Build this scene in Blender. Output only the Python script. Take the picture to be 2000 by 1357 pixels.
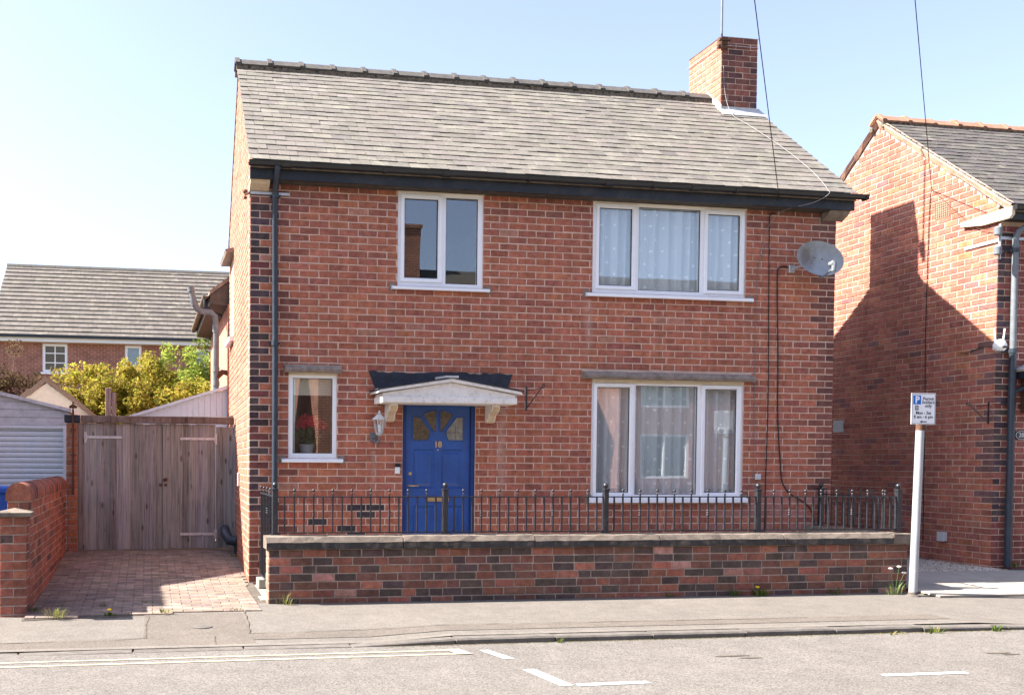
import bpy, math, random
import numpy as np
from mathutils import Vector, Matrix
random.seed(7)
R = math.radians
for o in list(bpy.data.objects): bpy.data.objects.remove(o)
S = bpy.context.scene
COL = S.collection

# ------------------------------------------------------------------ camera
CAM = Vector((-1.1886, -11.2868, 1.4829))
YAW, PITCH, ROLL = .1621, -.0262, .0058
fwd = Vector((math.sin(YAW)*math.cos(PITCH), math.cos(YAW)*math.cos(PITCH), math.sin(PITCH)))
rgt = Vector((math.cos(YAW), -math.sin(YAW), 0)); upv = rgt.cross(fwd)
r_ = rgt*math.cos(ROLL)+upv*math.sin(ROLL); u_ = -rgt*math.sin(ROLL)+upv*math.cos(ROLL)
cd = bpy.data.cameras.new('camera'); cam = bpy.data.objects.new('camera', cd); COL.objects.link(cam)
M = Matrix((r_, u_, -fwd)).transposed().to_4x4(); M.translation = CAM
cam.matrix_world = M
cd.sensor_width = 36; cd.lens = 1853.57/2000*36
cd.shift_x = (1000-591.94)/2000; cd.shift_y = (950.14-678.5)/2000
cd.clip_start = .1; cd.clip_end = 3000
S.camera = cam

# ------------------------------------------------------------------ sky, sun, exposure
SUN = Vector((-.684, .134, .717)).normalized()
w = bpy.data.worlds.new('World'); S.world = w; w.use_nodes = True
nt = w.node_tree; bg = nt.nodes['Background']
sky = nt.nodes.new('ShaderNodeTexSky'); sky.sky_type = 'NISHITA'; sky.sun_disc = False
sky.sun_elevation = math.asin(SUN.z); sky.sun_rotation = math.atan2(SUN.x, SUN.y)
sky.air_density = 1.0; sky.dust_density = 2.0; sky.ozone_density = 4.0; sky.altitude = 50
hs = nt.nodes.new('ShaderNodeHueSaturation'); hs.inputs['Hue'].default_value = .512; hs.inputs['Saturation'].default_value = .8; hs.inputs['Value'].default_value = .92
nt.links.new(sky.outputs[0], hs.inputs['Color']); nt.links.new(hs.outputs[0], bg.inputs[0]); bg.inputs[1].default_value = .08
sl = bpy.data.lights.new('sun', 'SUN'); sl.energy = 4.1; sl.angle = R(.53); sl.color = (1, .93, .84)
so = bpy.data.objects.new('sun', sl); COL.objects.link(so); so.location = (-20, 4, 25)
so.rotation_euler = (-SUN).to_track_quat('-Z', 'Y').to_euler()
S.view_settings.view_transform = 'Standard'; S.view_settings.look = 'None'
S.view_settings.exposure = 2.4; S.view_settings.gamma = 1.0
S.view_settings.use_curve_mapping = False

# ------------------------------------------------------------------ materials
class G:
    def __init__(s, name):
        s.m = bpy.data.materials.new(name); s.m.use_nodes = True
        s.nt = s.m.node_tree; s.b = s.nt.nodes['Principled BSDF']; s.out = s.nt.nodes['Material Output']
        s._p = None
    def n(s, t, ins=None, **pr):
        nd = s.nt.nodes.new(t)
        for k, v in pr.items(): setattr(nd, k, v)
        for k, v in (ins or {}).items(): s.set(nd.inputs[k], v)
        return nd
    def set(s, sock, v):
        if isinstance(v, bpy.types.NodeSocket): s.nt.links.new(v, sock)
        else:
            if sock.type == 'RGBA' and len(v) == 3: v = (*v, 1)
            sock.default_value = v
    def pos(s):
        if s._p is None: s._p = s.n('ShaderNodeNewGeometry').outputs['Position']
        return s._p
    def scaled(s, v):
        return s.n('ShaderNodeVectorMath', {0: s.pos(), 1: v}, operation='MULTIPLY').outputs[0]
    def noise(s, sc, det=3, rough=.55, vec=None, dist=0):
        return s.n('ShaderNodeTexNoise', {'Vector': vec or s.pos(), 'Scale': sc, 'Detail': det, 'Roughness': rough, 'Distortion': dist}).outputs['Fac']
    def ramp(s, f, *st):
        nd = s.n('ShaderNodeValToRGB', {'Fac': f}); el = nd.color_ramp.elements
        while len(el) < len(st): el.new(.5)
        for e, (p, c) in zip(el, st):
            e.position = p; e.color = (c, c, c, 1) if isinstance(c, (int, float)) else (*c, 1)
        return nd.outputs[0]
    def mix(s, f, a, b, bl='MIX'):
        nd = s.n('ShaderNodeMix', data_type='RGBA', blend_type=bl)
        s.set(nd.inputs[0], f); s.set(nd.inputs[6], a); s.set(nd.inputs[7], b); return nd.outputs[2]
    def math(s, op, a, b=0.):
        return s.n('ShaderNodeMath', {0: a, 1: b}, operation=op).outputs[0]
    def tint(s, mode):
        if mode == 'obj': return s.n('ShaderNodeObjectInfo').outputs['Color']
        return s.n('ShaderNodeAttribute', attribute_name='tint').outputs['Color']
    def bump(s, h, st=.3, d=.005):
        s.set(s.b.inputs['Normal'], s.n('ShaderNodeBump', {'Height': h, 'Strength': st, 'Distance': d}).outputs[0])
    def fin(s, col=None, rough=.8, spec=None, metal=None):
        if col is not None: s.set(s.b.inputs['Base Color'], col)
        s.set(s.b.inputs['Roughness'], rough)
        if spec is not None: s.set(s.b.inputs['Specular IOR Level'], spec)
        if metal is not None: s.set(s.b.inputs['Metallic'], metal)
        return s.m

def streaks(g, c):
    se = g.n('ShaderNodeSeparateXYZ', {0: g.pos()}); x, y, z = se.outputs
    on = g.math('MULTIPLY', g.math('GREATER_THAN', y, -.3), g.math('LESS_THAN', y, .2))
    wob = g.math('MULTIPLY', g.math('SUBTRACT', g.noise(2.2, 3), .5), .16); fn = g.ramp(g.noise(9, 5, .75), (.35, 0.), (.62, 1.))
    for x0, wd, z0, z1, col, amt in ((3.16, .07, .8, 2.15, (.52, .4, .34), .55), (2.93, .05, 2.9, 3.55, (.14, .075, .065), .5), (1.76, .06, 2.8, 3.55, (.15, .08, .07), .5), (4.3, .07, 2.75, 3.55, (.5, .38, .33), .4),
                                    (6.5, .06, 2.7, 3.55, (.14, .075, .07), .5), (1.53, .05, .9, 1.62, (.5, .4, .34), .5), (1.1, .06, .85, 1.45, (.15, .08, .07), .45), (7.5, .3, 4.3, 4.75, (.11, .085, .08), .75), (.2, .22, 4.2, 4.7, (.09, .07, .075), .6)):
        d = g.math('ABSOLUTE', g.math('SUBTRACT', g.math('ADD', x, wob), x0)); a = g.ramp(g.math('DIVIDE', d, wd), (.2, 1.), (1., 0.))
        b = g.math('MULTIPLY', g.ramp(g.math('SUBTRACT', z, z0), (0., 0.), (.4, 1.)), g.math('LESS_THAN', z, z1))
        c = g.mix(g.math('MULTIPLY', g.math('MULTIPLY', g.math('MULTIPLY', a, b), g.math('MULTIPLY', on, fn)), amt), c, col)
    return c
def mk_brick(mode):
    g = G('brick_'+mode); t = g.tint(mode)
    c = g.mix(1, t, g.ramp(g.noise(14, 4, .6), (.3, .68), (.7, 1.28)), 'MULTIPLY')
    c = g.mix(1, c, g.ramp(g.noise(70, 3, .7), (.3, .8), (.7, 1.18)), 'MULTIPLY')
    c = g.mix(g.ramp(g.noise(45, 2, .6), (.66, 0.), (.74, .55)), c, (.05, .03, .03))
    c = g.mix(g.ramp(g.noise(3.1, 4, .7), (.55, 0.), (.8, .28)), c, (.34, .25, .21))
    st = g.noise(1., 5, .65, g.scaled((5., 5., .55)))                    # faint rain streaks
    c = g.mix(1, c, g.ramp(st, (.3, .8), (.55, 1.), (.75, 1.1)), 'MULTIPLY')
    c = g.mix(g.ramp(g.noise(1.3, 5, .7), (.55, 0.), (.8, .3)), c, (.12, .06, .055))
    c = streaks(g, c)
    g.bump(g.noise(95, 4, .7), .5, .006)
    return g.fin(c, .9, .25)
def mk_simple(name, col, rough=.8, amp=.15, sc=12., fine=80., bump=.0, spec=.3, metal=None, dirt=None):
    g = G(name)
    c = g.mix(1, col, g.ramp(g.noise(sc, 4, .6), (.3, 1-amp), (.7, 1+amp)), 'MULTIPLY')
    c = g.mix(1, c, g.ramp(g.noise(fine, 2, .6), (.3, 1-amp*.6), (.7, 1+amp*.6)), 'MULTIPLY')
    if dirt: c = g.mix(g.ramp(g.noise(dirt[2] if len(dirt) > 2 else 5., 5, .7), (.5, 0.), (.72, dirt[1])), c, dirt[0])
    if bump: g.bump(g.noise(fine, 4, .65), bump, .006)
    return g.fin(c, rough, spec, metal)
def mk_tint(name, mode, rough=.85, sc=9., amp=.22, fine=60., bump=.3, spec=.3, stain=None):
    g = G(name+'_'+mode)
    c = g.mix(1, g.tint(mode), g.ramp(g.noise(sc, 4, .6), (.3, 1-amp), (.7, 1+amp)), 'MULTIPLY')
    c = g.mix(1, c, g.ramp(g.noise(fine, 3, .7), (.3, .85), (.7, 1.13)), 'MULTIPLY')
    if stain: c = g.mix(g.ramp(g.noise(stain[2], 4, .7), (.56, 0.), (.72, stain[1])), c, stain[0])
    g.bump(g.noise(fine, 4, .7), bump, .006)
    return g.fin(c, rough, spec)

MT = {}
for md in ('obj', 'attr'):
    MT['brick_'+md] = mk_brick(md)
    MT['slate_'+md] = mk_tint('slate', md, .75, 5., .16, 40., .35, .35, ((.36, .34, .27), .35, 3.))
    MT['paver_'+md] = mk_tint('paver', md, .9, 7., .25, 60., .4, .25)
    MT['wood_'+md] = None
MT['mortar'] = mk_simple('mortar', (.55, .385, .3), .95, .2, 6., 70., .5, .2, None, ((.6, .5, .44), .5, 2.))
MT['mortar_grey'] = mk_simple('mortar_grey', (.33, .265, .22), .95, .25, 6., 70., .5, .2)
MT['verge'] = mk_simple('verge_mortar', (.45, .29, .205), .95, .2, 10., 60., .5, .2)

def mk_wood(mode):
    g = G('weathered_wood_'+mode)
    v = g.scaled((38., 38., 1.1))
    gr = g.noise(1.6, 5, .62, v, .6)
    c = g.mix(1, g.tint(mode), g.ramp(gr, (.32, .42), (.5, .95), (.7, 1.25)), 'MULTIPLY')
    kn = g.n('ShaderNodeTexVoronoi', {'Vector': g.scaled((9., 9., 3.2)), 'Scale': 1.}, feature='F1').outputs['Distance']
    c = g.mix(g.ramp(kn, (.1, .75), (.2, 0.)), c, (.05, .033, .026))
    c = g.mix(g.ramp(g.noise(2.2, 4, .7), (.5, 0.), (.75, .4)), c, (.34, .3, .28))
    g.bump(gr, .5, .004)
    return g.fin(c, .88, .2)
MT['wood_obj'] = mk_wood('obj'); MT['wood_attr'] = mk_wood('attr')

def mk_asphalt(name, c1, c2, spk=.5):
    g = G(name)
    c = g.mix(g.ramp(g.noise(.7, 5, .65), (.3, 0.), (.7, 1.)), c1, c2)
    vo = g.n('ShaderNodeTexVoronoi', {'Vector': g.pos(), 'Scale': 110.}, feature='F1')
    c = g.mix(1, c, g.ramp(g.n('ShaderNodeSeparateColor', {0: vo.outputs['Color']}).outputs[0], (0., 1-spk*.55), (.5, 1.), (1., 1+spk*.4)), 'MULTIPLY')
    v2 = g.n('ShaderNodeTexVoronoi', {'Vector': g.pos(), 'Scale': 13.}, feature='F1', ).outputs['Distance']
    c = g.mix(g.ramp(v2, (.07, .55), (.11, 0.)), c, (.06, .055, .05))
    c = g.mix(1, c, g.ramp(g.noise(4.5, 5, .7), (.3, .86), (.7, 1.1)), 'MULTIPLY')
    c = g.mix(g.ramp(g.noise(1., 4, .6, g.scaled((.5, 2.6, 1.))), (.52, 0.), (.78, .3)), c, (.14, .122, .105))
    g.bump(g.noise(160, 3, .7), .55, .006)
    return g.fin(c, .93, .2)
MT['road'] = mk_asphalt('worn_road', (0.146, 0.134, 0.122), (0.125, 0.114, 0.104), .85)
MT['pavement'] = mk_asphalt('tarmac_pavement', (0.149, 0.134, 0.119), (0.126, 0.113, 0.101), .5)
MT['pav_b'] = mk_asphalt('tarmac_patch', (.126, .109, .094), (.110, .096, .083), .6)
MT['pav_c'] = mk_asphalt('tarmac_light', (0.163, 0.146, 0.130), (0.144, 0.130, 0.115), .4)
MT['crack'] = mk_simple('crack_dirt', (.09, .075, .06), .95, .3)
MT['kerb'] = mk_simple('kerb_stone', (.117, .105, .094), .92, .25, 9., 90., .8, .2, None, ((.12, .11, .1), .6, 14.))
MT['concrete'] = mk_simple('concrete', (.281, .257, .222), .92, .12, 4., 60., .4, .2)
MT['earth'] = mk_simple('earth', (.13, .1, .07), .97, .3, 3., 40., .7, .1)
MT['ground'] = mk_simple('ground_grass', (.09, .11, .045), .97, .3, 1.5, 30., .6, .1)
MT['coping'] = mk_simple('coping_stone', (.172, .140, .113), .92, .22, 9., 70., .6, .2, None, ((.06, .052, .046), .8, 7.))
MT['coping_black'] = mk_simple('coping_paint', (.028, .027, .028), .6, .4, 14., 60., .4, .4, None, ((.22, .17, .13), .55, 9.))
MT['slab'] = mk_simple('window_head_stone', (.21, .17, .145), .93, .3, 12., 70., .6, .2, None, ((.36, .29, .24), .5, 5.))
MT['upvc'] = mk_simple('white_upvc', (.8, .8, .82), .35, .03, 4., 30., 0, .5)
MT['gasket'] = mk_simple('black_gasket', (.02, .02, .02), .6, .1)
MT['cream'] = mk_simple('cream_timber', (.62, .52, .38), .7, .1)
MT['whitewood'] = mk_simple('flaking_white_paint', (.72, .68, .64), .6, .07, 10., 60., .25, .35, None, ((.3, .24, .2), .5, 16.))
MT['tanwood'] = mk_simple('bare_corbel_wood', (.56, .43, .3), .8, .15, 20., 60., .3, .3)
MT['blue'] = mk_simple('blue_door_paint', (.015, .07, .27), .36, .22, 2.2, 40., .1, .5, None, ((.02, .05, .16), .5, 3.))
MT['bluedark'] = mk_simple('blue_frame_paint', (.01, .035, .15), .42, .1)
MT['bitumen'] = mk_simple('bitumen_paint', (.018, .022, .035), .55, .4, 15., 50., .6, .4)
MT['iron'] = mk_simple('black_iron_paint', (.018, .02, .026), .38, .3, 30., 90., .1, .5, None, ((.12, .11, .1), .3, 40.))
MT['pvc'] = mk_simple('black_pvc', (.016, .018, .022), .35, .2, 8., 60., 0, .5)
MT['fascia'] = mk_simple('fascia_paint', (.013, .015, .019), .5, .3, 5., 40., .1, .4, None, ((.06, .055, .05), .5, 4.))
MT['soffit'] = mk_simple('soffit_board', (.07, .058, .05), .8, .3)
MT['greypvc'] = mk_simple('grey_pvc', (.14, .155, .17), .5, .15)
MT['bluegrey'] = mk_simple('grey_blue_pipe_paint', (.035, .045, .06), .4, .2)
MT['galv'] = mk_simple('galvanised_steel', (.5, .5, .51), .5, .2, 20., 60., 0, .5, .6)
MT['rust'] = mk_simple('rusty_iron', (.1, .05, .032), .9, .35, 40., 90., .4, .2)
MT['dish'] = None
MT['lightgrey'] = mk_simple('pale_grey_plastic', (.52, .53, .53), .5, .06)
MT['white'] = mk_simple('white_plastic', (.75, .75, .75), .4, .05)
MT['polegrey'] = mk_simple('grey_pole_paint', (.31, .325, .345), .45, .12, 6., 60., .1, .5, None, ((.33, .28, .24), .5, 5.))
MT['signwhite'] = mk_simple('sign_white', (.76, .77, .8), .4, .02)
MT['signblue'] = mk_simple('sign_blue', (.0, .13, .5), .4, .02)
MT['ink'] = mk_simple('sign_black', (.02, .02, .025), .5, .05)
MT['brass'] = mk_simple('aged_brass', (.5, .36, .2), .4, .15, 20., 50., 0, .5, .8)
MT['ridge'] = mk_simple('ridge_tile_grey', (.081, .075, .069), .85, .25, 12., 60., .5, .25, None, ((.14, .12, .095), .4, 8.))
MT['ridge_red'] = mk_simple('ridge_tile_red', (.27, .15, .1), .9, .25, 12., 60., .5, .2)
MT['moss'] = mk_simple('mossy_bedding', (.14, .11, .08), .97, .45, 25., 60., .9, .1)
MT['lead'] = mk_simple('lead_flashing', (.42, .42, .43), .55, .15, 12., 50., .2, .4)
MT['line_y'] = mk_simple('worn_yellow_line', (.359, .320, .226), .8, .15, 8., 90., .3, .3, None, ((.15, .135, .12), .85, 11.))
MT['line_w'] = mk_simple('road_line_white', (.340, .382, .367), .8, .12, 8., 90., .3, .3, None, ((.15, .135, .12), .7, 10.))
MT['room'] = mk_simple('room_wall', (.13, .12, .105), .9, .05)
MT['blind'] = mk_simple('roller_blind', (.5, .45, .36), .9, .05)
MT['cladding'] = mk_simple('white_cladding', (.52, .63, .73), .5, .04)
MT['garage'] = mk_simple('garage_white', (.68, .76, .82), .5, .05)
MT['garagewood'] = mk_simple('garage_boards', (.55, .59, .63), .7, .1, 8., 60., .2, .3, None, ((.25, .2, .18), .5, 12.))
MT['render'] = mk_simple('cream_render', (.62, .54, .42), .95, .1, 14., 60., .5, .2)
MT['thatch'] = mk_simple('brown_verge', (.2, .14, .1), .97, .3, 30., 80., .8, .1)
MT['bluebin'] = mk_simple('blue_bin', (.012, .06, .3), .45, .1)
MT['darkbin'] = mk_simple('dark_bin', (.03, .025, .028), .5, .1)
MT['white_fill'] = mk_simple('white_flaunching', (.66, .62, .56), .9, .12, 10., 50., .5, .2)
MT['wire'] = mk_simple('black_cable', (.015, .015, .016), .6, .1)
MT['wirewhite'] = mk_simple('pale_cable', (.26, .25, .24), .6, .05)
MT['bark'] = mk_simple('twig_bark', (.16, .11, .075), .95, .3)
MT['yellow'] = mk_simple('dandelion_yellow', (.75, .5, .02), .8, .1)
MT['red'] = mk_simple('red_bracts', (.5, .02, .03), .7, .2)
MT['green'] = mk_simple('green_leaf', (.05, .1, .03), .7, .2)
MT['gravel'] = None
def mk_dish():
    g = G('dish_grey'); d = g.n('ShaderNodeVectorMath', {0: g.pos(), 1: (7.05, -.36, 4.13)}, operation='DISTANCE').outputs['Value']
    d = g.math('ADD', d, g.math('MULTIPLY', g.noise(14, 4, .7), .22))
    c = g.mix(g.ramp(d, (.17, .85), (.33, 0.)), g.mix(1, (.27, .29, .31), g.ramp(g.noise(9, 4), (.3, .85), (.7, 1.1)), 'MULTIPLY'), (.1, .062, .035))
    return g.fin(c, .45, .4)
MT['dish'] = mk_dish()
def mk_gravel():
    g = G('gravel_bed'); vo = g.n('ShaderNodeTexVoronoi', {'Vector': g.pos(), 'Scale': 45.}, feature='F1')
    c = g.ramp(g.n('ShaderNodeSeparateColor', {0: vo.outputs['Color']}).outputs[0], (0., (.13, .1, .08)), (.5, (.3, .25, .2)), (1., (.5, .45, .4)))
    g.bump(vo.outputs['Distance'], .8, .015); return g.fin(c, .9, .2)
MT['gravel'] = mk_gravel()
MT['stone_attr'] = mk_tint('pebble', 'attr', .85, 20., .15, 80., .2, .3)
def mk_glass(name='window_glass', r0=.105, tintc=(.96, .98, .98), rough=0.):
    g = G(name); nt = g.nt; nt.nodes.remove(g.b)
    tr = g.n('ShaderNodeBsdfTransparent', {'Color': tintc}); gl = g.n('ShaderNodeBsdfGlossy', {'Roughness': rough, 'Color': (.97, .99, 1)})
    bp = g.n('ShaderNodeBump', {'Height': g.noise(1.6, 1, .4), 'Strength': .02, 'Distance': .02}).outputs[0]
    g.set(gl.inputs['Normal'], bp)
    fc = g.n('ShaderNodeLayerWeight', {'Blend': .5}).outputs['Facing']          # Schlick reflectance of each pane face
    mx = g.n('ShaderNodeMixShader', {0: g.math('MULTIPLY_ADD', g.math('POWER', fc, 5.), 1-r0)}); mx.inputs[0].links[0].from_node.inputs[2].default_value = r0
    nt.links.new(tr.outputs[0], mx.inputs[1]); nt.links.new(gl.outputs[0], mx.inputs[2]); nt.links.new(mx.outputs[0], g.out.inputs[0])
    return g.m
MT['glass'] = mk_glass()
MT['leaded'] = mk_simple('obscure_door_glass', (.1, .078, .05), .12, .4, 25., 60., .15, .6)
MT['leadwhite'] = mk_simple('pale_door_glass', (.2, .195, .17), .12, .3, 25., 60., .15, .6)
def mk_net():
    g = G('net_curtain'); g.nt.nodes.remove(g.b)
    d = g.n('ShaderNodeBsdfDiffuse', {'Color': (.86, .89, .92, 1)}); t = g.n('ShaderNodeBsdfTranslucent', {'Color': (.85, .88, .91, 1)})
    tr = g.n('ShaderNodeBsdfTransparent')
    m1 = g.n('ShaderNodeMixShader', {0: .3}); m2 = g.n('ShaderNodeMixShader', {0: .14})
    L = g.nt.links.new
    L(d.outputs[0], m1.inputs[1]); L(t.outputs[0], m1.inputs[2]); L(m1.outputs[0], m2.inputs[1]); L(tr.outputs[0], m2.inputs[2]); L(m2.outputs[0], g.out.inputs[0])
    return g.m
MT['net'] = mk_net()
MT['netdot'] = mk_simple('woven_square', (.95, .95, .95), .9, .03)
def mk_leaf():
    g = G('leaf'); t = g.tint('attr'); g.nt.nodes.remove(g.b)
    d = g.n('ShaderNodeBsdfDiffuse', {'Color': t}); tl = g.n('ShaderNodeBsdfTranslucent', {'Color': t})
    m1 = g.n('ShaderNodeMixShader', {0: .35}); L = g.nt.links.new
    L(d.outputs[0], m1.inputs[1]); L(tl.outputs[0], m1.inputs[2]); L(m1.outputs[0], g.out.inputs[0]); return g.m
MT['leaf'] = mk_leaf()

# ------------------------------------------------------------------ mesh building helpers
WL = {}                                     # world location of every parent
def place(o, parent, loc):
    COL.objects.link(o); loc = Vector(loc)
    if parent is not None: o.parent = parent; o.location = loc-WL[parent.name]
    else: o.location = loc
    WL[o.name] = loc
    return o
def thing(name, label, cat, loc=(0, 0, 0), group=None):
    o = bpy.data.objects.new(name, None); o.empty_display_size = .2; place(o, None, loc)
    return tag(o, label, cat, group)
def tag(o, label=None, cat=None, group=None, kind=None):
    if label: o['label'] = label
    if cat: o['category'] = cat
    if group: o['group'] = group
    if kind: o['kind'] = kind
    return o

class MB:
    def __init__(s): s.v = []; s.f = []; s.mi = []; s.c = []; s.cm = False
    def add(s, vs, fs, mi=0, col=None):
        b = len(s.v); s.v.extend(tuple(v) for v in vs)
        s.f.extend(tuple(i+b for i in f) for f in fs); s.mi.extend([mi]*len(fs))
        if col is not None: s.cm = True
        s.c.extend([col or (.5, .5, .5)]*len(vs))
        return s
    def box(s, x0, x1, y0, y1, z0, z1, mi=0, col=None):
        return s.add([(x0, y0, z0), (x1, y0, z0), (x1, y1, z0), (x0, y1, z0), (x0, y0, z1), (x1, y0, z1), (x1, y1, z1), (x0, y1, z1)],
                     [(0, 3, 2, 1), (4, 5, 6, 7), (0, 1, 5, 4), (1, 2, 6, 5), (2, 3, 7, 6), (3, 0, 4, 7)], mi, col)
    def cbox(s, x0, x1, y0, y1, z0, z1, ch=.004, mi=0, col=None):       # box with chamfered long edges all round
        def ring(y, i): return [(x0+i, y, z0+i), (x1-i, y, z0+i), (x1-i, y, z1-i), (x0+i, y, z1-i)]
        vs = ring(y0, ch)+ring(y0+ch, 0)+ring(y1-ch, 0)+ring(y1, ch)
        fs = [(0, 1, 2, 3), (15, 14, 13, 12)]
        for k in range(3):
            for i in range(4):
                j = (i+1) % 4; fs.append((k*4+j, k*4+i, k*4+4+i, k*4+4+j))
        return s.add(vs, fs, mi, col)
    def prism(s, poly, ax, a0, a1, mi=0, col=None):                     # poly in the two other axes, extruded along ax
        n = len(poly)
        def P(p, a): return {'x': (a, p[0], p[1]), 'y': (p[0], a, p[1]), 'z': (p[0], p[1], a)}[ax]
        vs = [P(p, a0) for p in poly]+[P(p, a1) for p in poly]
        fs = [tuple(range(n)), tuple(range(2*n-1, n-1, -1))]+[((i+1) % n, i, n+i, n+(i+1) % n) for i in range(n)]
        return s.add(vs, fs, mi, col)
    def tube(s, pts, r, n=8, mi=0, r1=None, cap=True, col=None):
        pts = [Vector(p) for p in pts]; m = len(pts); vs = []; fs = []
        a = None
        for i, p in enumerate(pts):
            d = (pts[min(i+1, m-1)]-pts[max(i-1, 0)]).normalized()
            if a is None: a = d.orthogonal().normalized()
            a = (a-d*a.dot(d)).normalized(); b = d.cross(a)
            rr = r if r1 is None else r+(r1-r)*i/(m-1)
            vs += [p+(a*math.cos(2*math.pi*k/n)+b*math.sin(2*math.pi*k/n))*rr for k in range(n)]
        for i in range(m-1):
            for k in range(n):
                q = (k+1) % n; fs.append((i*n+k, i*n+q, i*n+n+q, i*n+n+k))
        if cap: fs += [tuple(range(n-1, -1, -1)), tuple(range((m-1)*n, m*n))]
        return s.add(vs, fs, mi, col)
    def lathe(s, prof, c, n=12, mi=0, col=None):
        vs = []; fs = []
        for r, z in prof: vs += [(c[0]+r*math.cos(2*math.pi*k/n), c[1]+r*math.sin(2*math.pi*k/n), c[2]+z) for k in range(n)]
        for i in range(len(prof)-1):
            for k in range(n):
                q = (k+1) % n; fs.append((i*n+k, i*n+q, i*n+n+q, i*n+n+k))
        fs += [tuple(range(n-1, -1, -1)), tuple(range((len(prof)-1)*n, len(prof)*n))]
        return s.add(vs, fs, mi, col)
    def ball(s, c, r, n=8, mi=0):
        return s.lathe([(r*math.sin(math.pi*max(i, .06 if i == 0 else i)/6), -r*math.cos(math.pi*i/6)) if 0 < i < 6 else (r*.08, -r if i == 0 else r) for i in range(7)], c, n, mi)
    def mesh(s, name, mats, origin=(0, 0, 0), smooth=False):
        me = bpy.data.meshes.new(name); o = Vector(origin)
        me.from_pydata([(v[0]-o[0], v[1]-o[1], v[2]-o[2]) for v in s.v], [], s.f)
        for m in (mats if isinstance(mats, (list, tuple)) else [mats]): me.materials.append(m)
        if any(s.mi): me.polygons.foreach_set('material_index', s.mi)
        if smooth: me.polygons.foreach_set('use_smooth', [True]*len(s.f)); 
        if smooth and smooth is not True: me.set_sharp_from_angle(angle=R(smooth))
        if s.cm:
            at = me.attributes.new('tint', 'FLOAT_COLOR', 'POINT')
            at.data.foreach_set('color', np.c_[np.array(s.c, 'f'), np.ones(len(s.c), 'f')].ravel())
        me.update(); return me
    def build(s, name, mats, parent=None, origin=None, smooth=False, kind=None, label=None, cat=None, group=None):
        if origin is None:
            if parent is not None: origin = WL[parent.name]
            else:
                a = np.array(s.v); lo = a.min(0); hi = a.max(0); origin = ((lo[0]+hi[0])/2, (lo[1]+hi[1])/2, lo[2])
        mt = [MT[m] if isinstance(m, str) else m for m in (mats if isinstance(mats, (list, tuple)) else [mats])]
        o = bpy.data.objects.new(name, s.mesh(name, mt, origin, smooth)); place(o, parent, origin)
        return tag(o, label, cat, group, kind)
def inst(name, me, parent, loc, rot=(0, 0, 0), col=None, scale=None):
    o = bpy.data.objects.new(name, me); place(o, parent, loc); o.rotation_euler = rot
    if col: o.color = (*col, 1)
    if scale: o.scale = scale
    return o
def struct(name, mb, mats, parent=None, **k): return tag(mb.build(name, mats, parent, **k), kind='structure')
def jit(c, a=.12):
    k = 1+random.uniform(-a, a); return (c[0]*k, c[1]*k*(1+random.uniform(-a, a)*.4), c[2]*k*(1+random.uniform(-a, a)*.4))
def lerp(a, b, t): return tuple(x+(y-x)*t for x, y in zip(a, b))

# ------------------------------------------------------------------ bricks
C = .085; B = .239; JT = .012; Z0 = 1.78-21.5*C
def brick_pts(L, H, j, D=.03, ch=.004):
    f = lambda a=.0022: random.uniform(-a, a)*j
    x0, x1, z0, z1 = -L/2, L/2, -H/2, H/2
    P = [(x0+f(), z0+f()), (x1+f(), z0+f()), (x1+f(), z1+f()), (x0+f(), z1+f())]
    sx = [1, -1, -1, 1]; sz = [1, 1, -1, -1]
    vs = [(p[0]+ch*a*random.uniform(.7, 1.8), f(.0012), p[1]+ch*b*random.uniform(.7, 1.8)) for p, a, b in zip(P, sx, sz)]
    vs += [(p[0], ch, p[1]) for p in P]+[(p[0], D, p[1]) for p in P]
    fs = [(0, 1, 2, 3)]
    for k in range(2):
        for i in range(4): q = (i+1) % 4; fs.append((k*4+q, k*4+i, k*4+4+i, k*4+4+q))
    return vs, fs
BRICK = {}
def brick_mesh(L, H):
    key = (round(L, 3), round(H, 3))
    if key not in BRICK:
        BRICK[key] = []
        for i in range(8 if L > .2 else 3):
            m = MB(); m.add(*brick_pts(L, H, 1)); BRICK[key].append(m.mesh('brick', [MT['brick_obj']]))
    return random.choice(BRICK[key])
def subtract(rects, h):
    out = []
    for (a, b, c, d) in rects:
        if h[1] <= a or h[0] >= b or h[3] <= c or h[2] >= d: out.append((a, b, c, d)); continue
        if a < h[0]: out.append((a, h[0]-.004, c, d))
        if b > h[1]: out.append((h[1]+.004, b, c, d))
        if c < h[2]: out.append((max(a, h[0]), min(b, h[1]), c, h[2]-.003))
        if d > h[3]: out.append((max(a, h[0]), min(b, h[1]), h[3]+.003, d))
    return out
def courses(L, z0, n, joints, holes=(), lim=None):
    """rows of brick rectangles (u0,u1,z0,z1,row,full)"""
    res = []
    for r in range(n):
        za = z0+r*C+JT/2; zb = za+C-JT; js = joints(r)
        lo, hi = lim(za, zb) if lim else (0, L)
        for a, b in zip(js[:-1], js[1:]):
            a_, b_ = max(a+JT/2, lo), min(b-JT/2, hi)
            if b_-a_ < .03: continue
            rs = [(a_, b_, za, zb)]
            for h in holes: rs = subtract(rs, h)
            for q in rs:
                if q[1]-q[0] < .022 or q[3]-q[2] < .016: continue
                res.append((*q, r, abs(q[3]-q[2]-(C-JT)) < 1e-4 and q[1]-q[0] > .09))
    return res
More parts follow.
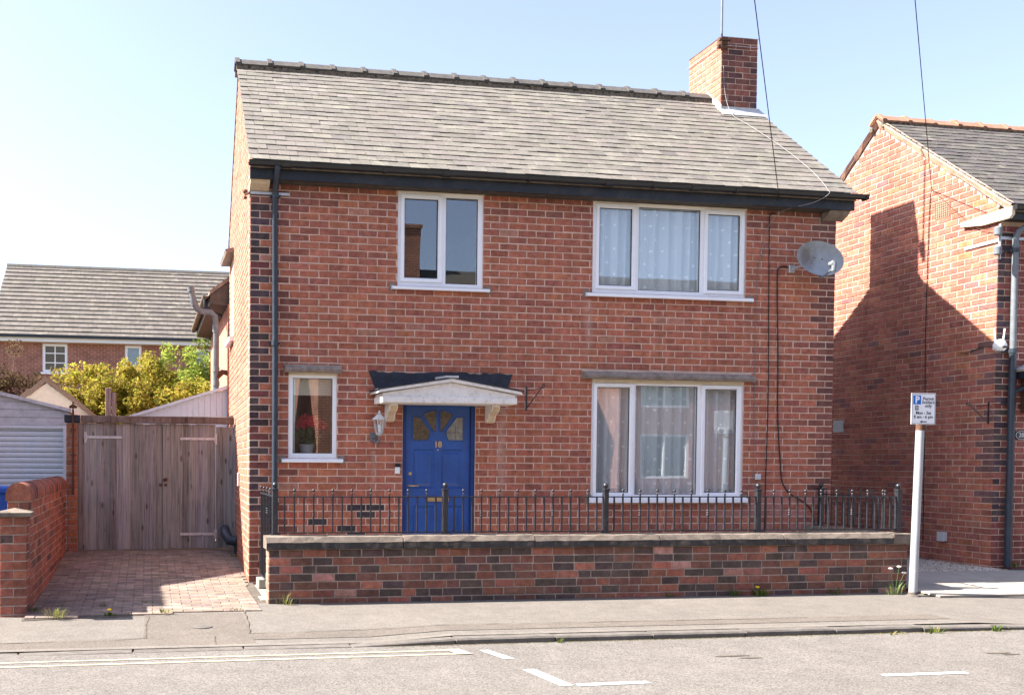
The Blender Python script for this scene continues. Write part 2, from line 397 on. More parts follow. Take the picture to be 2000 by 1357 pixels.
def lay(cells, org, ang, parent, tint, nind, key=None, mat='brick', stuff='bricks', proud=0.):
    """nind bricks as objects of their own, the rest joined"""
    ca, sa = math.cos(ang), math.sin(ang); org = Vector(org)
    def W(u, d, z): return Vector((org.x+u*ca-d*sa, org.y+u*sa+d*ca, z))
    full = [c for c in cells if c[5]]
    full.sort(key=key or (lambda c: (W((c[0]+c[1])/2, 0, (c[2]+c[3])/2)-CAM).length))
    ind = set(id(c) for c in full[:nind]); rest = MB()
    for c in cells:
        L, H = c[1]-c[0], c[3]-c[2]; u, z = (c[0]+c[1])/2, (c[2]+c[3])/2; t = tint(u, z, c[4])
        dep = proud+random.uniform(-.0018, .0018)
        if id(c) in ind:
            inst('brick', brick_mesh(L, H), parent, W(u, dep, z), (0, 0, ang), t)
        else:
            vs, fs = brick_pts(L, H, 1)
            rest.add([W(u+v[0], v[1]+dep, z+v[2]) for v in vs], fs, 0, t)
    if rest.v: rest.build(stuff, 'brick_attr', parent, kind='stuff')
def stretcher(L, off=0):
    def f(r):
        o = (0 if (r+off) % 2 else .5)
        js = [0]+([.5*B] if o else []); x = js[-1]+B
        while x < L-.06: js.append(x); x += B
        return js+[L]
    return f
RED = (.375, .128, .079)
def red_tint(u, z, r, k=1.):
    q = random.random()
    c = RED if q < .62 else (.335, .115, .075) if q < .8 else (.41, .146, .084) if q < .9 else (.295, .102, .074) if q < .98 else (.4, .18, .125)
    return jit(tuple(x*k for x in c), .1)
def rects_minus(x0, x1, z0, z1, holes):
    xs = sorted({x0, x1, *[min(max(h[i], x0), x1) for h in holes for i in (0, 1)]}); zs = sorted({z0, z1, *[min(max(h[i], z0), z1) for h in holes for i in (2, 3)]})
    out = []
    for a, b in zip(xs[:-1], xs[1:]):
        run = None
        for c, d in zip(zs[:-1], zs[1:]):
            ins = any(h[0] <= (a+b)/2 <= h[1] and h[2] <= (c+d)/2 <= h[3] for h in holes)
            if ins: run = None
            elif run: out[-1] = (a, b, out[-1][2], d)
            else: out.append((a, b, c, d)); run = True
    return out

# ================================================================== GROUND
def kz(x):                                  # height of the kerb top
    if x < .76: return -.07
    if x < 1.43: return -.07+(x-.76)/.67*.045
    if x < 6.65: return -.025
    if x < 7.3: return -.025-(x-6.65)/.65*.03
    return -.055
def pz(x, y): t = min(1, max(0, (-1.7-y)/1.68)); return kz(x)*t
def dz(y):
    for (a, za), (b, zb) in zip([(-9, 0), (-1.9, .004), (0, .045), (2.6, .19)], [(-1.9, .004), (0, .045), (2.6, .19), (9, .22)]):
        if y <= b: return za+(zb-za)*(y-a)/(b-a)
    return .22
struct('ground', MB().add([(-900, -900, -.16), (900, -900, -.16), (900, 900, -.16), (-900, 900, -.16)], [(0, 1, 2, 3)]), 'ground')
struct('road', MB().add([(-120, -9.6, -.075), (120, -9.6, -.075), (120, -3.44, -.075), (-120, -3.44, -.075)], [(0, 1, 2, 3)]), 'road')
def sheet(xs, ys, zf, dz_=0., wob=0.):
    m = MB(); n = len(xs)
    vs = [(x, y, zf(x, y)+dz_) for y in ys for x in xs]
    return m.add(vs, [(j*n+i, j*n+i+1, j*n+n+i+1, j*n+n+i) for j in range(len(ys)-1) for i in range(n-1)])
XS = [-120, -30, -10, -5, -2.4, -1, 0, .4, .76, 1.1, 1.43, 2, 4, 6, 6.65, 7, 7.3, 8, 10, 20, 60, 120]
struct('pavement', sheet(XS, [-3.375, -2.9, -2.4, -1.95, -1.7, -1.4], pz), 'pavement')
struct('far_pavement', sheet([-120, 120], [-12.6, -9.72], lambda x, y: -.01), 'pavement')
struct('far_kerb', MB().box(-120, 120, -9.74, -9.6, -.15, -.008), 'kerb')
# tarmac repairs and their joints
def rib(pts, wd):
    m = MB(); P = []
    for (x0, y0), (x1, y1) in zip(pts[:-1], pts[1:]):
        k = max(2, int(math.hypot(x1-x0, y1-y0)/.12))
        P += [(x0+(x1-x0)*i/k+random.uniform(-.012, .012), y0+(y1-y0)*i/k+random.uniform(-.012, .012)) for i in range(k)]
    P.append(pts[-1]); vs = []
    for i, (x, y) in enumerate(P):
        a = P[max(i-1, 0)]; b = P[min(i+1, len(P)-1)]; dx, dy = b[0]-a[0], b[1]-a[1]; l = math.hypot(dx, dy) or 1
        wv = wd*random.uniform(.3, 1.1)
        for s in (-1, 1): vs.append((x-dy/l*wv*s/2, y+dx/l*wv*s/2, pz(x, y)+.0075))
    return m.add(vs, [(2*i, 2*i+2, 2*i+3, 2*i+1) for i in range(len(P)-1)])
struct('tarmac_patch', sheet([-1.22, -.9, -.6, -.28], [-3.37, -3.0, -2.6, -2.2, -1.97], pz, .004), 'pav_b')
struct('tarmac_trench', sheet([-.28, .4, .76, 1.43, 2.5, 4, 5.6, 6.6], [-3.14, -3.0, -2.9], pz, .004), 'pav_b')
struct('tarmac_trench', sheet([-4, -2.4, -1.22], [-3.3, -3.15, -3.04], pz, .004), 'pav_b')
struct('tarmac_edge', sheet([-6, -2.4, -1.22, -.28, .4, .76, 1.43, 2.5, 4, 6, 6.65, 7.3, 12], [-3.375, -3.3], pz, .0055), 'pav_c')
for nm, p in [('pavement_joint', [(-3.5, -3.1), (-2.4, -3.07), (-1.3, -3.0), (-1.2, -2.98)]), ('pavement_joint', [(-1.2, -3.0), (-1.21, -2.5), (-1.18, -2.03)]),
              ('pavement_joint', [(-.24, -1.9), (-.26, -2.4), (-.29, -2.9), (.6, -2.86), (2, -2.87), (3.6, -2.92), (5.2, -2.93)]), ('pavement_joint', [(-.6, -2.97), (-.62, -3.3)])]:
    struct(nm, rib(p, .016), 'crack')
# kerb stones
kb = MB().box(-120, -4.03, -3.5, -3.372, -.2, -.07).box(9.62, 120, -3.5, -3.372, -.2, -.055)
kerb = struct('kerb', kb, 'kerb', origin=(0, -3.44, -.1))
for i in range(-6, 9):
    a = 1.43+i*.91; b = a+.893; m = MB(); zs = [kz(a), kz(b)]
    vs = []
    for x, z in zip((a, b), zs):
        z += random.uniform(-.006, .005); q = max(.004, min(.014, (z+.075)*.3)); y = -3.5+random.uniform(-.008, .008)
        vs += [(x, y, -.2), (x, y, z-q), (x, y+q, z), (x, -3.374, z), (x, -3.374, -.2)]
    m.add(vs, [(0, 1, 6, 5), (1, 2, 7, 6), (2, 3, 8, 7), (3, 4, 9, 8), (4, 3, 2, 1, 0), (5, 6, 7, 8, 9)])
    o = m.build('kerb_stone', 'kerb', kerb)
# road markings
def flat(pts, z, name, mat, label, group=None):
    o = MB().add([(x, y, z) for x, y in pts], [tuple(range(len(pts)))]).build(name, mat); return tag(o, label, 'road marking', group)
def strip(x0, x1, y, wd, name, mat, label, sl=0, group=None):
    n = max(2, int((x1-x0)/.15)); up = []; dn = []
    for i in range(n+1):
        x = x0+(x1-x0)*i/n; up.append((x, y+sl*(x-x1)+wd/2+random.uniform(-.004, .004))); dn.append((x, y+sl*(x-x1)-wd/2+random.uniform(-.004, .004)))
    m = MB(); m.add([(x, y_, -.071) for x, y_ in up+dn], [(n+1+i, n+2+i, i+1, i) for i in range(n)])
    return tag(m.build(name, mat), label, 'road marking', group)
strip(-30, 1.33, -3.74, .042, 'yellow_line', 'line_y', 'faded yellow line painted along the road, the one nearer the kerb', .008)
strip(-30, 1.30, -3.895, .042, 'yellow_line', 'line_y', 'faded yellow line painted along the road, the one farther from the kerb', .008)
flat([(1.30, -3.93), (1.42, -3.93), (1.38, -3.715), (1.25, -3.715)], -.0675, 'line_end_bar', 'line_y', 'short bar closing the end of the double yellow lines')
flat([(1.53, -3.77), (1.61, -3.77), (1.70, -4.14), (1.61, -4.14)], -.071, 'bay_mark', 'line_w', 'short white parking bay dash next to the yellow line end')
flat([(1.60, -4.52), (1.70, -4.52), (1.765, -5.06), (1.66, -5.06)], -.071, 'bay_mark', 'line_w', 'longer white parking bay dash at the bay corner')
flat([(1.80, -5.015), (2.34, -5.0), (2.34, -5.075), (1.78, -5.09)], -.071, 'bay_mark', 'line_w', 'white parking bay dash running along the road from the corner')
flat([(4.20, -5.04), (4.9, -5.04), (4.9, -5.11), (4.18, -5.11)], -.071, 'bay_mark', 'line_w', 'lone white parking bay dash in the road at right')
for x, y, l in ((3.5, -4.27, .2), (3.62, -4.36, .12), (5.8, -4.46, .13), (5.86, -4.52, .1)):
    struct('road_stain', MB().add([(x+l*math.cos(a)*random.uniform(.7, 1), y+.022*math.sin(a), -.0705) for a in np.linspace(0, 6.28, 11)[:-1]], [tuple(range(10))]), 'crack')
# stop tap cover in the pavement
tag(MB().lathe([(.1, -.02), (.1, .004), (.085, .007), (.03, .006)], (-.7, -2.58, pz(-.7, -2.58)+.004), 18).build('access_cover', 'kerb', smooth=30), 'small round metal cover set in the pavement by the drive', 'cover')
# yard, concrete path, gravel
struct('front_yard', sheet([.28, 7.6], [-1.29, .1], lambda x, y: .03), 'concrete')
struct('side_step', MB().box(.0, .28, -1.29, 0, -.1, .012), 'concrete')
def cz(y): return .02+max(0, min(1, (y+1.92)/1.5))*.085
path = struct('concrete_path', MB().prism([(-1.93, -.12), (-.1, -.12), (-.1, cz(-.1)-.02), (-.42, cz(-.42)-.02), (-1.93, 0)], 'x', 7.62, 20), 'crack')
for a, b in [(7.63, 8.9), (8.91, 10.6), (10.61, 12.5), (12.51, 16)]:
    for c, d in [(-1.92, -1.2), (-1.19, -.42 if a < 10 else -.13)]:
        e = random.uniform(-.002, .002); MB().prism([(c, -.1), (d, -.1), (d, cz(d)+e-.004), (d-.005, cz(d)+e), (c+.005, cz(c)+e), (c, cz(c)+e-.004)], 'x', a, b).build('paving_slab', 'concrete', path)
struct('gravel_bed', MB().box(7.76, 10.1, -.42, 9, -.1, .1), 'gravel')
gm = MB()
for i in range(9000):
    x = random.uniform(7.78, 10.09); y = -.42+abs(random.gauss(0, 1.2)); r = random.uniform(.008, .02); a = random.random()*6
    q = random.random(); c = jit((.42, .36, .3) if q < .5 else (.24, .19, .15) if q < .8 else (.58, .54, .49), .2)
    vs = [(x+r*math.cos(a+k*2.1)*random.uniform(.7, 1.1), y+r*math.sin(a+k*2.1)*random.uniform(.7, 1.1), .098) for k in range(3)]+[(x, y, .1+r*.8)]
    gm.add(vs, [(0, 1, 3), (1, 2, 3), (2, 0, 3)], 0, c)
tag(gm.build('gravel', 'stone_attr'), 'loose pale gravel between the two houses', 'gravel', kind='stuff')
struct('garden_ground', MB().box(-14, 9, 2.7, 21, -.15, .16), 'earth')
# block-paved drive
def dedge(x): return -1.88-.12*(-.1-x)
dm = MB().add([(-2.36, dedge(-2.36), -.012), (.05, dedge(.05), -.012), (.05, -1., dz(-1)-.012), (-2.36, -1., dz(-1)-.012), (.05, 0, dz(0)-.012), (-2.36, 0, dz(0)-.012), (.05, 2.75, dz(2.75)-.012), (-2.36, 2.75, dz(2.75)-.012)], [(0, 1, 2, 3), (3, 2, 4, 5), (5, 4, 6, 7)])
drive = struct('drive', dm, 'crack')
cells = []; y = -2.2; r = 0
while y < 2.6:
    x = -2.34+(.1 if r % 2 else 0)-.2
    while x < .02+.028*max(y, 0)-.06:
        a, b = max(x, -2.34), min(x+.2, (.0+.028*y) if y > 0 else -.06 if y < -.3 else -.01)
        if b-a > .05 and y > dedge((a+b)/2)-.02: cells.append((a, b, y, y+.1))
        x += .2
    y += .1; r += 1
cells.sort(key=lambda c: (Vector(((c[0]+c[1])/2, c[2], 0))-CAM).length)
PV = {}; rest = MB()
def paver_pts(L):
    f = lambda: random.uniform(-.002, .002); x = L/2-.003; y = .047; ch = .006
    P = [(-x+f(), -y+f()), (x+f(), -y+f()), (x+f(), y+f()), (-x+f(), y+f())]; s = [(1, 1), (-1, 1), (-1, -1), (1, -1)]
    vs = [(p[0]+ch*a, p[1]+ch*b, 0) for p, (a, b) in zip(P, s)]+[(*p, -.005) for p in P]+[(*p, -.03) for p in P]
    fs = [(0, 1, 2, 3)]
    for k in range(2):
        for i in range(4): q = (i+1) % 4; fs.append((k*4+q, k*4+i, k*4+4+i, k*4+4+q))
    return vs, fs
for i, c in enumerate(cells):
    L = round(c[1]-c[0], 3); u = (c[0]+c[1])/2; v = (c[2]+c[3])/2; z = dz(v)+.002+random.uniform(-.0025, .0025)
    q = random.random(); t = jit((.2, .152, .123) if q < .55 else (.163, .126, .107) if q < .8 else (.232, .18, .144), .14)
    rx, ry = random.uniform(-.012, .012)+.05, random.uniform(-.01, .01)
    if i < 300:
        if L not in PV: PV[L] = [MB().add(*paver_pts(L)).mesh('paver', [MT['paver_obj']]) for _ in range(4 if L > .19 else 1)]
        inst('paver', random.choice(PV[L]), drive, (u, v, z), (rx*.5, ry, 0), t)
    else:
        vs, fs = paver_pts(L); rest.add([(u+a, v+b, z+h+b*.05) for a, b, h in vs], fs, 0, t)
rest.build('pavers', 'paver_attr', drive, kind='stuff')

# ================================================================== THE BRICK HOUSE
W = 7.755; EY, EZ = -.25, 4.97; RY, RZ = 2.15, 7.05; DEP = 4.3; ZT = 1.78+35.5*C
def xl(y): return .028*max(0, y)
house = thing('brick_house', 'red brick detached house with grey slate roof and blue front door', 'house', (3.88, 2.15, 0))
WIN = {  # x0,x1,z0,z1, panes (x0,x1,z0,z1,opening)
 'w1': (1.81, 2.895, 3.635, 4.79, [(1.90, 2.32, 3.74, 4.70, 1), (2.42, 2.83, 3.68, 4.73, 0)]),
 'w2': (4.34, 6.455, 3.64, 4.79, [(4.44, 4.88, 3.74, 4.71, 1), (4.97, 5.82, 3.69, 4.74, 0), (5.93, 6.38, 3.73, 4.70, 1)]),
 'w3': (4.355, 6.46, 1.06, 2.535, [(4.44, 4.88, 1.115, 2.45, 1), (4.96, 5.82, 1.09, 2.48, 0), (5.93, 6.375, 1.115, 2.45, 1)]),
 'w4': (.475, 1.065, 1.53, 2.555, [(.53, 1.015, 1.585, 2.49, 0)])}
DOOR = (1.89, 2.82, -.05, 2.235)
holes = [v[:4] for v in WIN.values()]+[DOOR]
slabs = [(4.22, 6.56, 2.555, 2.65), (.42, 1.11, 2.555, 2.645)]
mm = MB()
for a, b, c, d in rects_minus(.007, W-.007, -.1, ZT+.15, holes): mm.box(a, b, .0045, .225, c, d)
wall = mm.build('wall', 'mortar', house)
def fj(r):
    k = r-21
    if k % 2: js = [0, .5, *[1.5+i for i in range(21)], 22.22, 22.94, *[23.94+i for i in range(9)]]
    else: js = [0, *[1.+i for i in range(21)], 21.73, 22.43, *[23.43+i for i in range(9)]]
    return [j*B for j in js if j*B < W-.05]+[W]
cells = courses(W, Z0, 57, fj, holes+slabs)
def ftint(u, z, r):
    k = r-21; t = red_tint(u, z, r)
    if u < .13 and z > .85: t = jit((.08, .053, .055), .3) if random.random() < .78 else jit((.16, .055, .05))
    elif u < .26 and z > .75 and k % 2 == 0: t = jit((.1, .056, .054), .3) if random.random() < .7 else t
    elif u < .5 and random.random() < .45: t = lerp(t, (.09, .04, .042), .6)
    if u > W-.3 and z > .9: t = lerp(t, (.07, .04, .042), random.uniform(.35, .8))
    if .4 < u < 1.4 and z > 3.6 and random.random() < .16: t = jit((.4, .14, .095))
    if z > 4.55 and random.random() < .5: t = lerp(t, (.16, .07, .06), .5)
    if z < 1.1 and u > 5.9 and random.random() < .38: t = jit((.4, .17, .135))
    if z < 1.0 and .3 < u < 1.6 and random.random() < .3: t = jit((.38, .1, .06)) if random.random() < .6 else jit((.05, .04, .045))
    return t
lay(cells, (0, 0, 0), 0, wall, ftint, 300, key=lambda c: abs((c[0]+c[1])/2-3.0)+max(0, .9-c[2])*9)
# left gable wall (a little out of square) and the other two
def gz(y): return RZ-.05-abs(y-RY)*(RZ-EZ)/(RY-EY)
LA = math.atan2(4.3, xl(4.3)) # direction of the left wall
poly = [(.22, -.1), (DEP, -.1), (DEP, gz(DEP)), (RY, RZ-.05), (.22, gz(.22))]
lw = MB(); n = len(poly)
vs = [(xl(p[0])+.007, p[0], p[1]) for p in poly]+[(xl(p[0])+.22, p[0], p[1]) for p in poly]
lw.add(vs, [tuple(range(n-1, -1, -1)), tuple(range(n, 2*n))]+[(i, (i+1) % n, n+(i+1) % n, n+i) for i in range(n)])
gw = lw.build('gable_wall', 'mortar', house)
def glim(za, zb):
    if zb < gz(DEP): return (0, DEP)
    d = (RZ-.09-zb)/((RZ-EZ)/(RY-EY)); return (DEP-RY-d, DEP-RY+d)
SW = [(DEP-4.0, DEP-3.2, 3.38, 4.62), (DEP-4.0, DEP-3.3, 1.2, 2.1)]
gc = courses(DEP, Z0, 83, stretcher(DEP, 1), SW, glim)
def sunlit_tint(u, z, r): return jit(lerp(red_tint(u, z, r), (.5, .26, .185), .1+.3*min(1, z/4)), .08)  # bricks paler with height: sunshine on the gable put into their colour
lay(gc, (xl(DEP), DEP, 0), -math.pi/2-math.atan(.028), gw, sunlit_tint, 0)
MB().box(W-.22, W-.003, .226, DEP-.22, -.1, gz(DEP)-.1).prism([(.226, gz(DEP)-.1), (DEP-.22, gz(DEP)-.1), (DEP-.22, gz(DEP-.22)-.02), (RY, RZ-.08), (.226, gz(.226)-.02)], 'x', W-.22, W-.003).build('gable_wall', 'brick_attr', house)
MB().box(.13, W, DEP-.22, DEP, -.1, gz(DEP)-.05).build('back_wall', 'mortar', house)
MB().box(.2, W-.22, .226, DEP-.22, 2.85, 3.05).box(.2, W-.22, .226, DEP-.22, .02, .12).box(3.6, 3.7, .226, DEP-.22, .12, 2.85).box(3.6, 3.7, .226, DEP-.22, 3.05, 4.9).box(.2, W-.22, DEP-.3, DEP-.23, .12, 4.9).box(.2, W-.22, .226, DEP-.22, 4.91, 4.95).build('interior', 'room', house)
# side windows on the gable: stone heads, sills, and a vent sash standing open
for (y0, y1, z0, z1, op) in [(3.2, 4.0, 3.38, 4.62, 0), (3.3, 4.0, 1.5, 2.1, 1)]:
    x = xl((y0+y1)/2)
    f = MB()
    for a, b, c, d in rects_minus(y0, y1, z0, z1, [(y0+.07, y1-.07, z0+.07, z1-.07)]): f.box(x+.03, x+.1, a, b, c, d)
    wf = f.build('side_window', 'upvc', house)
    MB().box(x+.06, x+.065, y0+.06, y1-.06, z0+.06, z1-.06).build('pane', 'glass', wf)
    MB().prism([(x+.05, z1+.005), (x-.13, z1+.0), (x-.15, z1+.05), (x+.05, z1+.1)], 'y', y0-.12, y1+.12).build('window_head', 'slab', wf)
    MB().box(x-.08, x+.05, y0-.06, y1+.06, z0-.07, z0-.004).build('sill', 'upvc', wf)
    if op:
        m = MB(); a = R(24); z1_ = z1-.08
        for u0, u1, s0, s1 in [(0, .7, 0, .06), (0, .7, .34, .4), (0, .06, .06, .34), (.64, .7, .06, .34)]:
            q = [(x-.0-math.sin(a)*s, y0+u, z1_-math.cos(a)*s) for u, s in ((u0, s0), (u1, s0), (u1, s1), (u0, s1))]
            m.add(q+[(p[0]-.035, p[1], p[2]-.015) for p in q], [(3, 2, 1, 0), (4, 5, 6, 7), (0, 1, 5, 4), (1, 2, 6, 5), (2, 3, 7, 6), (3, 0, 4, 7)])
        m.build('open_sash', 'upvc', wf)

# roof
def slate_pts(wd, L, t=.0055):
    f = lambda a=.003: random.uniform(-a, a); x = wd/2-.0025
    bl, br = (f(), f())
    P = [(-x, 0+bl), (x, 0+br), (x, L), (-x, L)]
    if random.random() < .25: P = [(-x+random.uniform(.005, .02), bl), (x, br), (x, L), (-x, L), (-x, random.uniform(.008, .02))]
    n = len(P); vs = [(*p, t) for p in P]+[(*p, 0) for p in P]
    return vs, [tuple(range(n)), tuple(range(2*n-1, n-1, -1))]+[((i+1) % n, i, n+i, n+(i+1) % n) for i in range(n)]
def slate_tint():
    q = random.random()
    c = (.158, .142, .12) if q < .66 else (.144, .13, .111) if q < .86 else (.173, .156, .131) if q < .97 else (.125, .114, .1)
    return jit(c, .08)
def slate_roof(parent, x0f, x1, ey, ez, ry, rz, nind, gauge=.145, wd=.24, tint=slate_tint, odd=None):
    p = math.atan2(rz-ez, ry-ey); SL = math.hypot(rz-ez, ry-ey); cp, sp = math.cos(p), math.sin(p)
    ud = Vector((0, cp, sp)); nn = Vector((0, -sp, cp)); rows = int(round(SL/gauge)); gauge = SL/rows
    L = gauge*1.9; tl = .0145/gauge*.55
    cells = []
    for r in range(rows):
        s = r*gauge; y = ey+s*cp; xa = x0f(y); x = xa+(-.5*wd if r % 2 else 0)+random.uniform(-.01, .01); first = True
        while x < x1-.03:
            a, b = max(x, xa), min(x+wd, x1)
            if b-a > .04: cells.append((a, b, s))
            x += wd
    def W3(u, s, h): return Vector((u, ey, ez))+ud*s+nn*h
    cells.sort(key=lambda c: (W3((c[0]+c[1])/2, c[2], 0)-CAM).length+(9 if c[1]-c[0] < .2 else 0))
    SM = [MB().add(*slate_pts(wd, L)).mesh('slate', [MT['slate_obj']]) for _ in range(10)]; rest = MB()
    for i, c in enumerate(cells):
        u = (c[0]+c[1])/2; wd_ = c[1]-c[0]; top = c[2]+L > SL
        h = .017+random.uniform(-.0025, .003); rz_ = random.gauss(0, .006); t = tint(); s = c[2]+random.uniform(-.004, .004)
        tt = tl+random.uniform(-.006, .006)
        if odd and odd(u, s): t = odd(u, s)
        if i < nind and abs(wd_-wd) < .001 and not top:
            inst('slate', random.choice(SM), parent, W3(u, s, h), (p-tt, 0, rz_), t)
        else:
            vs, fs = slate_pts(wd_, min(L, SL-c[2])); M_ = Matrix.Translation(W3(u, s, h)) @ Matrix.Rotation(rz_, 4, 'Z') @ Matrix.Rotation(p-tt, 4, 'X')
            rest.add([M_ @ Vector(v) for v in vs], fs, 0, t)
    rest.build('slates', 'slate_attr', parent, kind='stuff')
rm = MB(); vx = lambda y: -.04+.028*(y-EY)
e2 = 2*RY-EY
rm.add([(vx(EY)+.02, EY+.03, EZ-.035), (W+.1, EY+.03, EZ-.035), (W+.1, RY, RZ-.01), (vx(RY)+.02, RY, RZ-.01), (vx(EY)+.02, EY+.03, EZ-.075), (W+.1, EY+.03, EZ-.075), (W+.1, RY, RZ-.05), (vx(RY)+.02, RY, RZ-.05)],
       [(0, 1, 2, 3), (7, 6, 5, 4), (0, 4, 5, 1), (1, 5, 6, 2), (3, 7, 4, 0)])
rm.add([(vx(RY)+.02, RY, RZ+.01), (W+.1, RY, RZ+.01), (W+.1, e2, EZ+.01), (vx(e2)+.02, e2, EZ+.01), (vx(RY)+.02, RY, RZ-.05), (W+.1, RY, RZ-.05), (W+.1, e2, EZ-.05), (vx(e2)+.02, e2, EZ-.05)],
       [(0, 1, 2, 3), (7, 6, 5, 4), (1, 5, 6, 2), (2, 6, 7, 3), (3, 7, 4, 0)])
roof = rm.build('roof', 'slab', house)
slate_roof(roof, vx, W+.1, EY, EZ, RY, RZ-.02, 300, odd=lambda u, s: (.27, .2, .125) if abs(u-.62) < .1 and abs(s-2.47) < .06 else None)
vg = MB()                                    # mortar line under the left verge
for (ya, za), (yb, zb) in [((EY, EZ-.03), (RY, RZ-.03))]:
    vg.add([(vx(ya)+.012, ya, za-.03), (vx(yb)+.012, yb, zb-.03), (vx(yb)+.012, yb, zb+.02), (vx(ya)+.012, ya, za+.02), (vx(ya)+.06, ya, za-.03), (vx(yb)+.06, yb, zb-.03), (vx(yb)+.06, yb, zb+.02), (vx(ya)+.06, ya, za+.02)],
           [(0, 3, 2, 1), (4, 5, 6, 7), (0, 1, 5, 4), (3, 7, 6, 2), (0, 4, 7, 3)])
vg.build('verge_pointing', 'verge', roof)
def ridge_tiles(parent, x0, x1, y, z, mat, n, bedding=True, ang=R(41), wing=.2):
    L = (x1-x0)/n
    for i in range(n):
        a = x0+i*L; b = a+L-.006; m = MB(); dzz = random.uniform(-.008, .008)
        def prof(t, k=1.): # angular ridge with a soft crown
            c, s = math.cos(ang), math.sin(ang); w_ = wing*k
            return [(y-w_*c, z+.085*k-w_*s+t), (y-.05, z+.05+t), (y, z+.075+t), (y+.05, z+.05+t), (y+w_*c, z+.085*k-w_*s+t), (y+w_*c-.02, z+.06-w_*s+t), (y, z+.04+t), (y-w_*c+.02, z+.06-w_*s+t)]
        m.prism(prof(dzz), 'x', a, b); m.prism(prof(dzz+.022, 1.02), 'x', a-.012, a+.05)
        m.build('ridge_tile', mat, parent)
    if bedding:
        k = int((x1-x0)/.05)
        for s in (-1, 1):
            m = MB()
            for i in range(k):
                x = x0+(x1-x0)*i/k; yy = y+s*(wing*.72+random.uniform(-.012, .012)); m.box(x, x+.06, min(yy, yy-s*.05), max(yy, yy-s*.05), z-.14+random.uniform(-.012, .01), z-.085+random.uniform(0, .02))
            m.build('ridge_bedding', 'moss', parent)
ridge_tiles(roof, vx(RY)-.01, 7.22, RY, RZ, 'ridge', 16)
# chimney stack
CX0, CX1, CY0, CY1, CZ = 7.215, 7.81, 1.8, 2.66, 7.83
ch = MB().box(CX0+.007, CX1-.007, CY0+.007, CY1-.007, 5.2, CZ).build('chimney', 'mortar', house)
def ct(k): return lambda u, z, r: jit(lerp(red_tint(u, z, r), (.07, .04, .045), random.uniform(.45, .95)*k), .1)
zc = CZ-14*C
def cj(L, off):
    def f(r): return [0, *( [L*.2, L*.6] if (r+off) % 2 else [L*.4, L*.8]), L]
    return f
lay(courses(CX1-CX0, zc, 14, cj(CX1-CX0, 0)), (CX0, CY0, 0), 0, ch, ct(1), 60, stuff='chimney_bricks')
lay(courses(CY1-CY0, zc, 14, lambda r: [0, *([.12, .36, .6] if r % 2 else [.24, .48, .72]), CY1-CY0]), (CX0, CY1, 0), -math.pi/2, ch, lambda u, z, r: lerp(red_tint(u, z, r), (.4, .2, .15), .3), 60, stuff='chimney_bricks')  # left face bricks tinted paler, sunlight put into the colour
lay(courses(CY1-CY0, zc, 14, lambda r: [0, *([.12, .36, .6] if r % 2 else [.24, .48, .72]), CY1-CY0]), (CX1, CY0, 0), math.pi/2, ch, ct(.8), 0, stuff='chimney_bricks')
m = MB(); m.add([(CX0-.01, CY0-.01, CZ), (CX1+.01, CY0-.01, CZ), (CX1+.01, CY1+.01, CZ), (CX0-.01, CY1+.01, CZ), (CX0+.12, CY0+.14, CZ+.05), (CX1-.12, CY0+.14, CZ+.05), (CX1-.12, CY1-.14, CZ+.05), (CX0+.12, CY1-.14, CZ+.05)],
      [(0, 1, 5, 4), (1, 2, 6, 5), (2, 3, 7, 6), (3, 0, 4, 7), (4, 5, 6, 7), (3, 2, 1, 0)])
m.build('flaunching', 'white_fill', ch)
MB().lathe([(.1, 0), (.12, .02), (.1, .06), (.05, .075)], ((CX0+CX1)/2-.03, CY0+.33, CZ+.04), 14).build('chimney_pot', 'white_fill', ch, smooth=True)
sl_ = (RZ-EZ)/(RY-EY)
def rzf(y): return EZ+(y-EY)*sl_
m = MB()                                     # lead soakers: stepped flashing up the side and an apron across the front
m.box(CX0-.01, CX1+.03, CY0-.02, CY0-.002, rzf(CY0)-.02, rzf(CY0)+.05)
m.prism([(CY0-.17, rzf(CY0-.17)+.024), (CY0-.16, rzf(CY0-.16)+.034), (CY0, rzf(CY0)+.036), (CY0, rzf(CY0)+.02)], 'x', CX0-.06, CX1+.06)
m.prism([(CY0-.03, rzf(CY0)-.02), (CY0-.03, rzf(CY0)+.07), (CY0+.1, rzf(CY0)+.2), (CY0+.2, rzf(CY0)+.25), (RY+.01, rzf(RY)+.12), (RY+.01, rzf(RY))], 'x', CX0-.012, CX0-.001)
m.build('lead_flashing', 'lead', ch)
# fascia, soffit, gutter, downpipe
MB().box(-.02, W+.1, EY+.055, EY+.085, EZ-.19, EZ-.045).build('fascia', 'fascia', house)
MB().box(-.015, W+.095, EY+.086, -.001, EZ-.185, EZ-.155).build('soffit', 'soffit', house)
MB().box(.02, W-.02, -.02, .006, ZT-.02, EZ-.156).build('wall_plate', 'soffit', house)
def gutter_prof(cy, cz, r=.056, n=8):
    o = [(cy-r*math.cos(math.pi*i/n), cz-r*math.sin(math.pi*i/n)) for i in range(n+1)]
    return o+[(cy+(r-.005)*math.cos(math.pi*i/n), cz-(r-.005)*math.sin(math.pi*i/n)) for i in range(n+1)]
gy, gz_ = EY-.012, EZ-.012
gut = MB().prism(gutter_prof(gy, gz_), 'x', -.045, W+.2).build('gutter', 'pvc', house, smooth=30)
for x in (.34, 1.55, 2.28, 3.35, 4.35, 4.98, 5.5, 6.1, 7.35, 7.93):
    wj = .11 if x in (.34, 2.28, 4.35, 5.5) else .035
    MB().prism(gutter_prof(gy, gz_-.002, .064), 'x', x, x+wj).build('gutter_bracket', 'pvc', gut, smooth=30)
